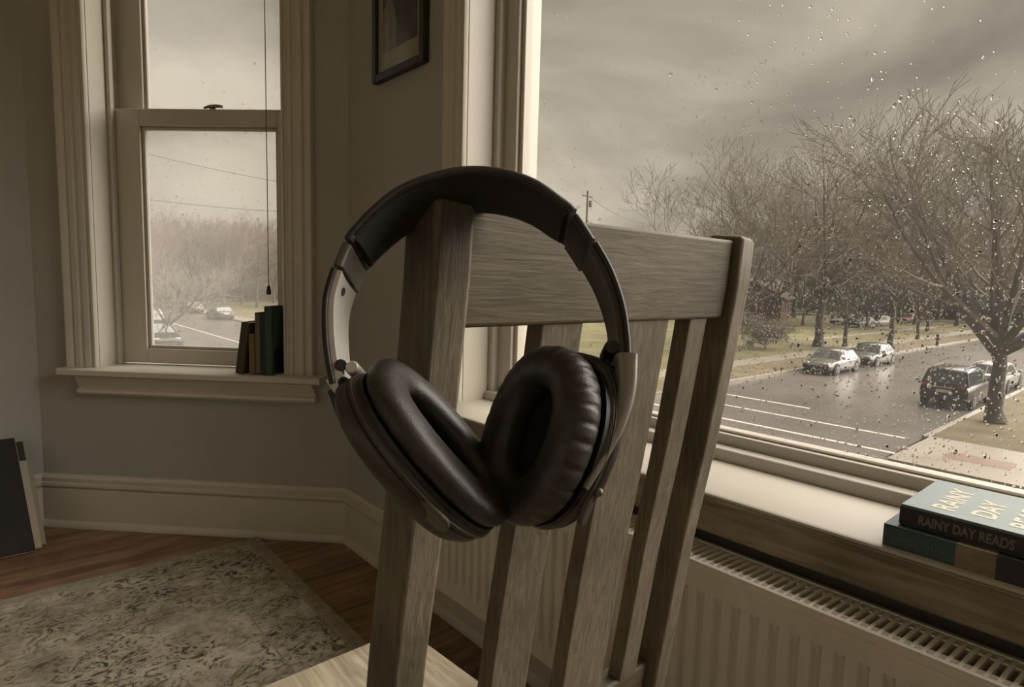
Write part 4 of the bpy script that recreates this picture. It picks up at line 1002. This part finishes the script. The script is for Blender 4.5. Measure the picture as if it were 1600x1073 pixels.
for px, py, rot, c, kd, lb in ((1345, 511, 2.9, black, 'sedan', 'dark sedan parked beyond the lawn behind the bare trees'), (1372, 509, 2.9, white, 'sedan', 'white car parked next to the dark sedan beyond the lawn'), (1320, 507, 2.9, white, 'sedan', 'pale car half hidden by tree trunks beyond the lawn'), (1421, 504, 2.9, red, 'sedan', 'small red car far down the street beyond the lawn')):
    p = on_z(px, py, G + .1); make_car(kd, c, p, rot, lb)
for px, py, rot, c, kd, lb in ((300, 488, pi / 2, silver, 'sedan', 'silver car farther up the cross street outside the left window'), (344, 498, pi / 2, grey, 'sedan', 'grey car parked on the cross street outside the left window'), (250, 543, -pi / 2, dark, 'suv', 'dark suv near the crooked tree outside the left window'), (236, 512, -pi / 2, white, 'suv', 'white van-like car behind the dark suv outside the left window')):
    p = on_z(px, py, G); make_car(kd, c, p, rot, lb)
# small post by the far sidewalk
p = gz(1464, 540); po = thing('street_post', p, 'small dark post standing on the far verge', 'post')
MB().lathe([(.16, 0), (.16, .08), (.11, .12), (.11, .85), (.14, .9), (.14, 1.0), (.05, 1.08)], p, (0, 0, 1), n=10).build('post_body', trimblk, po, smooth=40)
MB().tube([p + V((0, -.2, .65)), p + V((0, .2, .65))], .06, 8).build('side_outlets', trimblk, po)

# ---- houses far behind the trees
brick = plain('red_brick', (118, 84, 68), .8, var=.15, vscale=2); roof_m = plain('brown_roof', (92, 78, 66), .8, var=.15); sidng = plain('pale_siding', (160, 150, 134), .8, var=.05); win_m = plain('house_window', (70, 72, 70), .2, var=.1)
def house(loc, rot, w, d, h, rh, wm, label):
    o = thing('house', loc, label, 'house', rotz=rot, local=True)
    mb = MB(); mb.box((-w / 2, -d / 2, 0), (w / 2, d / 2, h)); mb.prism([V((-w / 2 + .01, -d / 2 + .01, h - .01)), V((-w / 2 + .01, d / 2 - .01, h - .01)), V((-w / 2 + .01, 0, h + rh - .2))], (w - .02, 0, 0)); wl = mb.build('walls', wm, o, local=True)
    for s in (-1, 1):
        e0 = V((-w / 2 - .4, s * (d / 2 + .5), h - rh * .12)); r0_ = V((-w / 2 - .4, 0, h + rh)); MB().prism([e0, r0_, r0_ + V((0, 0, .22)), e0 + V((0, 0, .22))], (w + .8, 0, 0)).build('roof', roof_m, o, local=True)
    for s in (-1, 1):
        for i in range(4):
            x = -w / 2 + w * (i + .5) / 4
            for z in ((1.0,) if h < 4 else (1.0, 3.6)):
                f = MB().box((x - .6, min(s * (d / 2 - .05), s * (d / 2 + .05)), z), (x + .6, max(s * (d / 2 - .05), s * (d / 2 + .05)), z + 1.5)).build('window_frame', plate_m, o, local=True)
                MB().box((x - .5, min(s * d / 2, s * (d / 2 + .07)), z + .1), (x + .5, max(s * d / 2, s * (d / 2 + .07)), z + 1.4)).build('pane', win_m, f, local=True)
    for s in (-1, 1):
        f = MB().box((min(s * (w / 2 - .05), s * (w / 2 + .05)), -.6, 1), (max(s * (w / 2 - .05), s * (w / 2 + .05)), .6, 2.5)).build('window_frame', plate_m, o, local=True)
        MB().box((min(s * w / 2, s * (w / 2 + .07)), -.5, 1.1), (max(s * w / 2, s * (w / 2 + .07)), .5, 2.4)).build('pane', win_m, f, local=True)
    MB().box((w * .2, -.5, h), (w * .2 + 1, .5, h + rh + 1.2)).build('chimney', brick, o, local=True)
    return o
p = on_z(1185, 497, G + .1); house((p.x, p.y, G + .1), .3, 11, 8, 3.4, 2.4, brick, 'red brick house behind the bare trees beside the chair post')
q = at_range(425, 460, 132); house((q.x, q.y, G + .1), .9, 15, 9, 6.2, 3.0, brick, 'reddish brick building behind the trees in the left window')
q = at_range(1490, 470, 150); house((q.x, q.y, G + .1), .2, 14, 9, 3.6, 2.6, sidng, 'pale house deep behind the trees down the street')
q = at_range(1040, 470, 165); house((q.x, q.y, G + .1), .2, 14, 9, 5.6, 2.6, sidng, 'pale house behind the trees above the chair rail')

# ---- utility pole and wires
pole_m = plain('pole_wood', (96, 88, 80), .9); wire_m = plain('cable', (70, 66, 60), .8)
def utility_pole(x, y, zt, label):
    o = thing('utility_pole', (x, y, G), label, 'utility pole')
    MB().tube([(x, y, G), (x, y, zt)], [.16, .11], 8).build('pole', pole_m, o, smooth=60)
    MB().box((x - .9, y - .06, zt - .7), (x + .9, y + .06, zt - .56)).build('crossarm', pole_m, o)
    MB().lathe([(.2, 0), (.2, .7), (.1, .8)], (x + .3, y - .25, zt - 1.9), (0, 0, 1), n=10).build('transformer', pole_m, o, smooth=50)
q = at_range(913, 440, 75); r = ray(913, 298); zt = 1 + r.z * 75 / hypot(r.x, r.y)
utility_pole(q.x, q.y, zt, 'thin utility pole rising behind the chair top rail')
def cable(A_, B_, sag, lb, rad=.026):
    tag(MB().tube([A_.lerp(B_, k / 14) - V((0, 0, sag * 4 * (k / 14) * (1 - k / 14))) for k in range(15)], rad, 5).build('overhead_cable', wire_m), lb, 'cable')
A1, B1 = at_range(120, 212, 46), at_range(520, 296, 62); A2 = V((A1.x, A1.y, A1.z - 3.2)); B2 = V((B1.x, B1.y, B1.z - 2.2))
utility_pole(A1.x, A1.y, A1.z + .3, 'utility pole holding the cables beyond the near edge of the left window view'); utility_pole(B1.x, B1.y, B1.z + .3, 'utility pole holding the cables beyond the far edge of the left window view')
cable(A1, B1, .35, 'upper overhead cable crossing the left window view'); cable(A2, B2, .35, 'lower overhead cable crossing the trees in the left window view')
A_ = V((q.x, q.y, zt - .6)); B_ = at_range(1010, 348, 120)
cable(A_, B_, .8, 'overhead cable running down from the utility pole behind the chair', .03)

for o in bpy.data.objects:
    if '_o' in o: del o['_o']
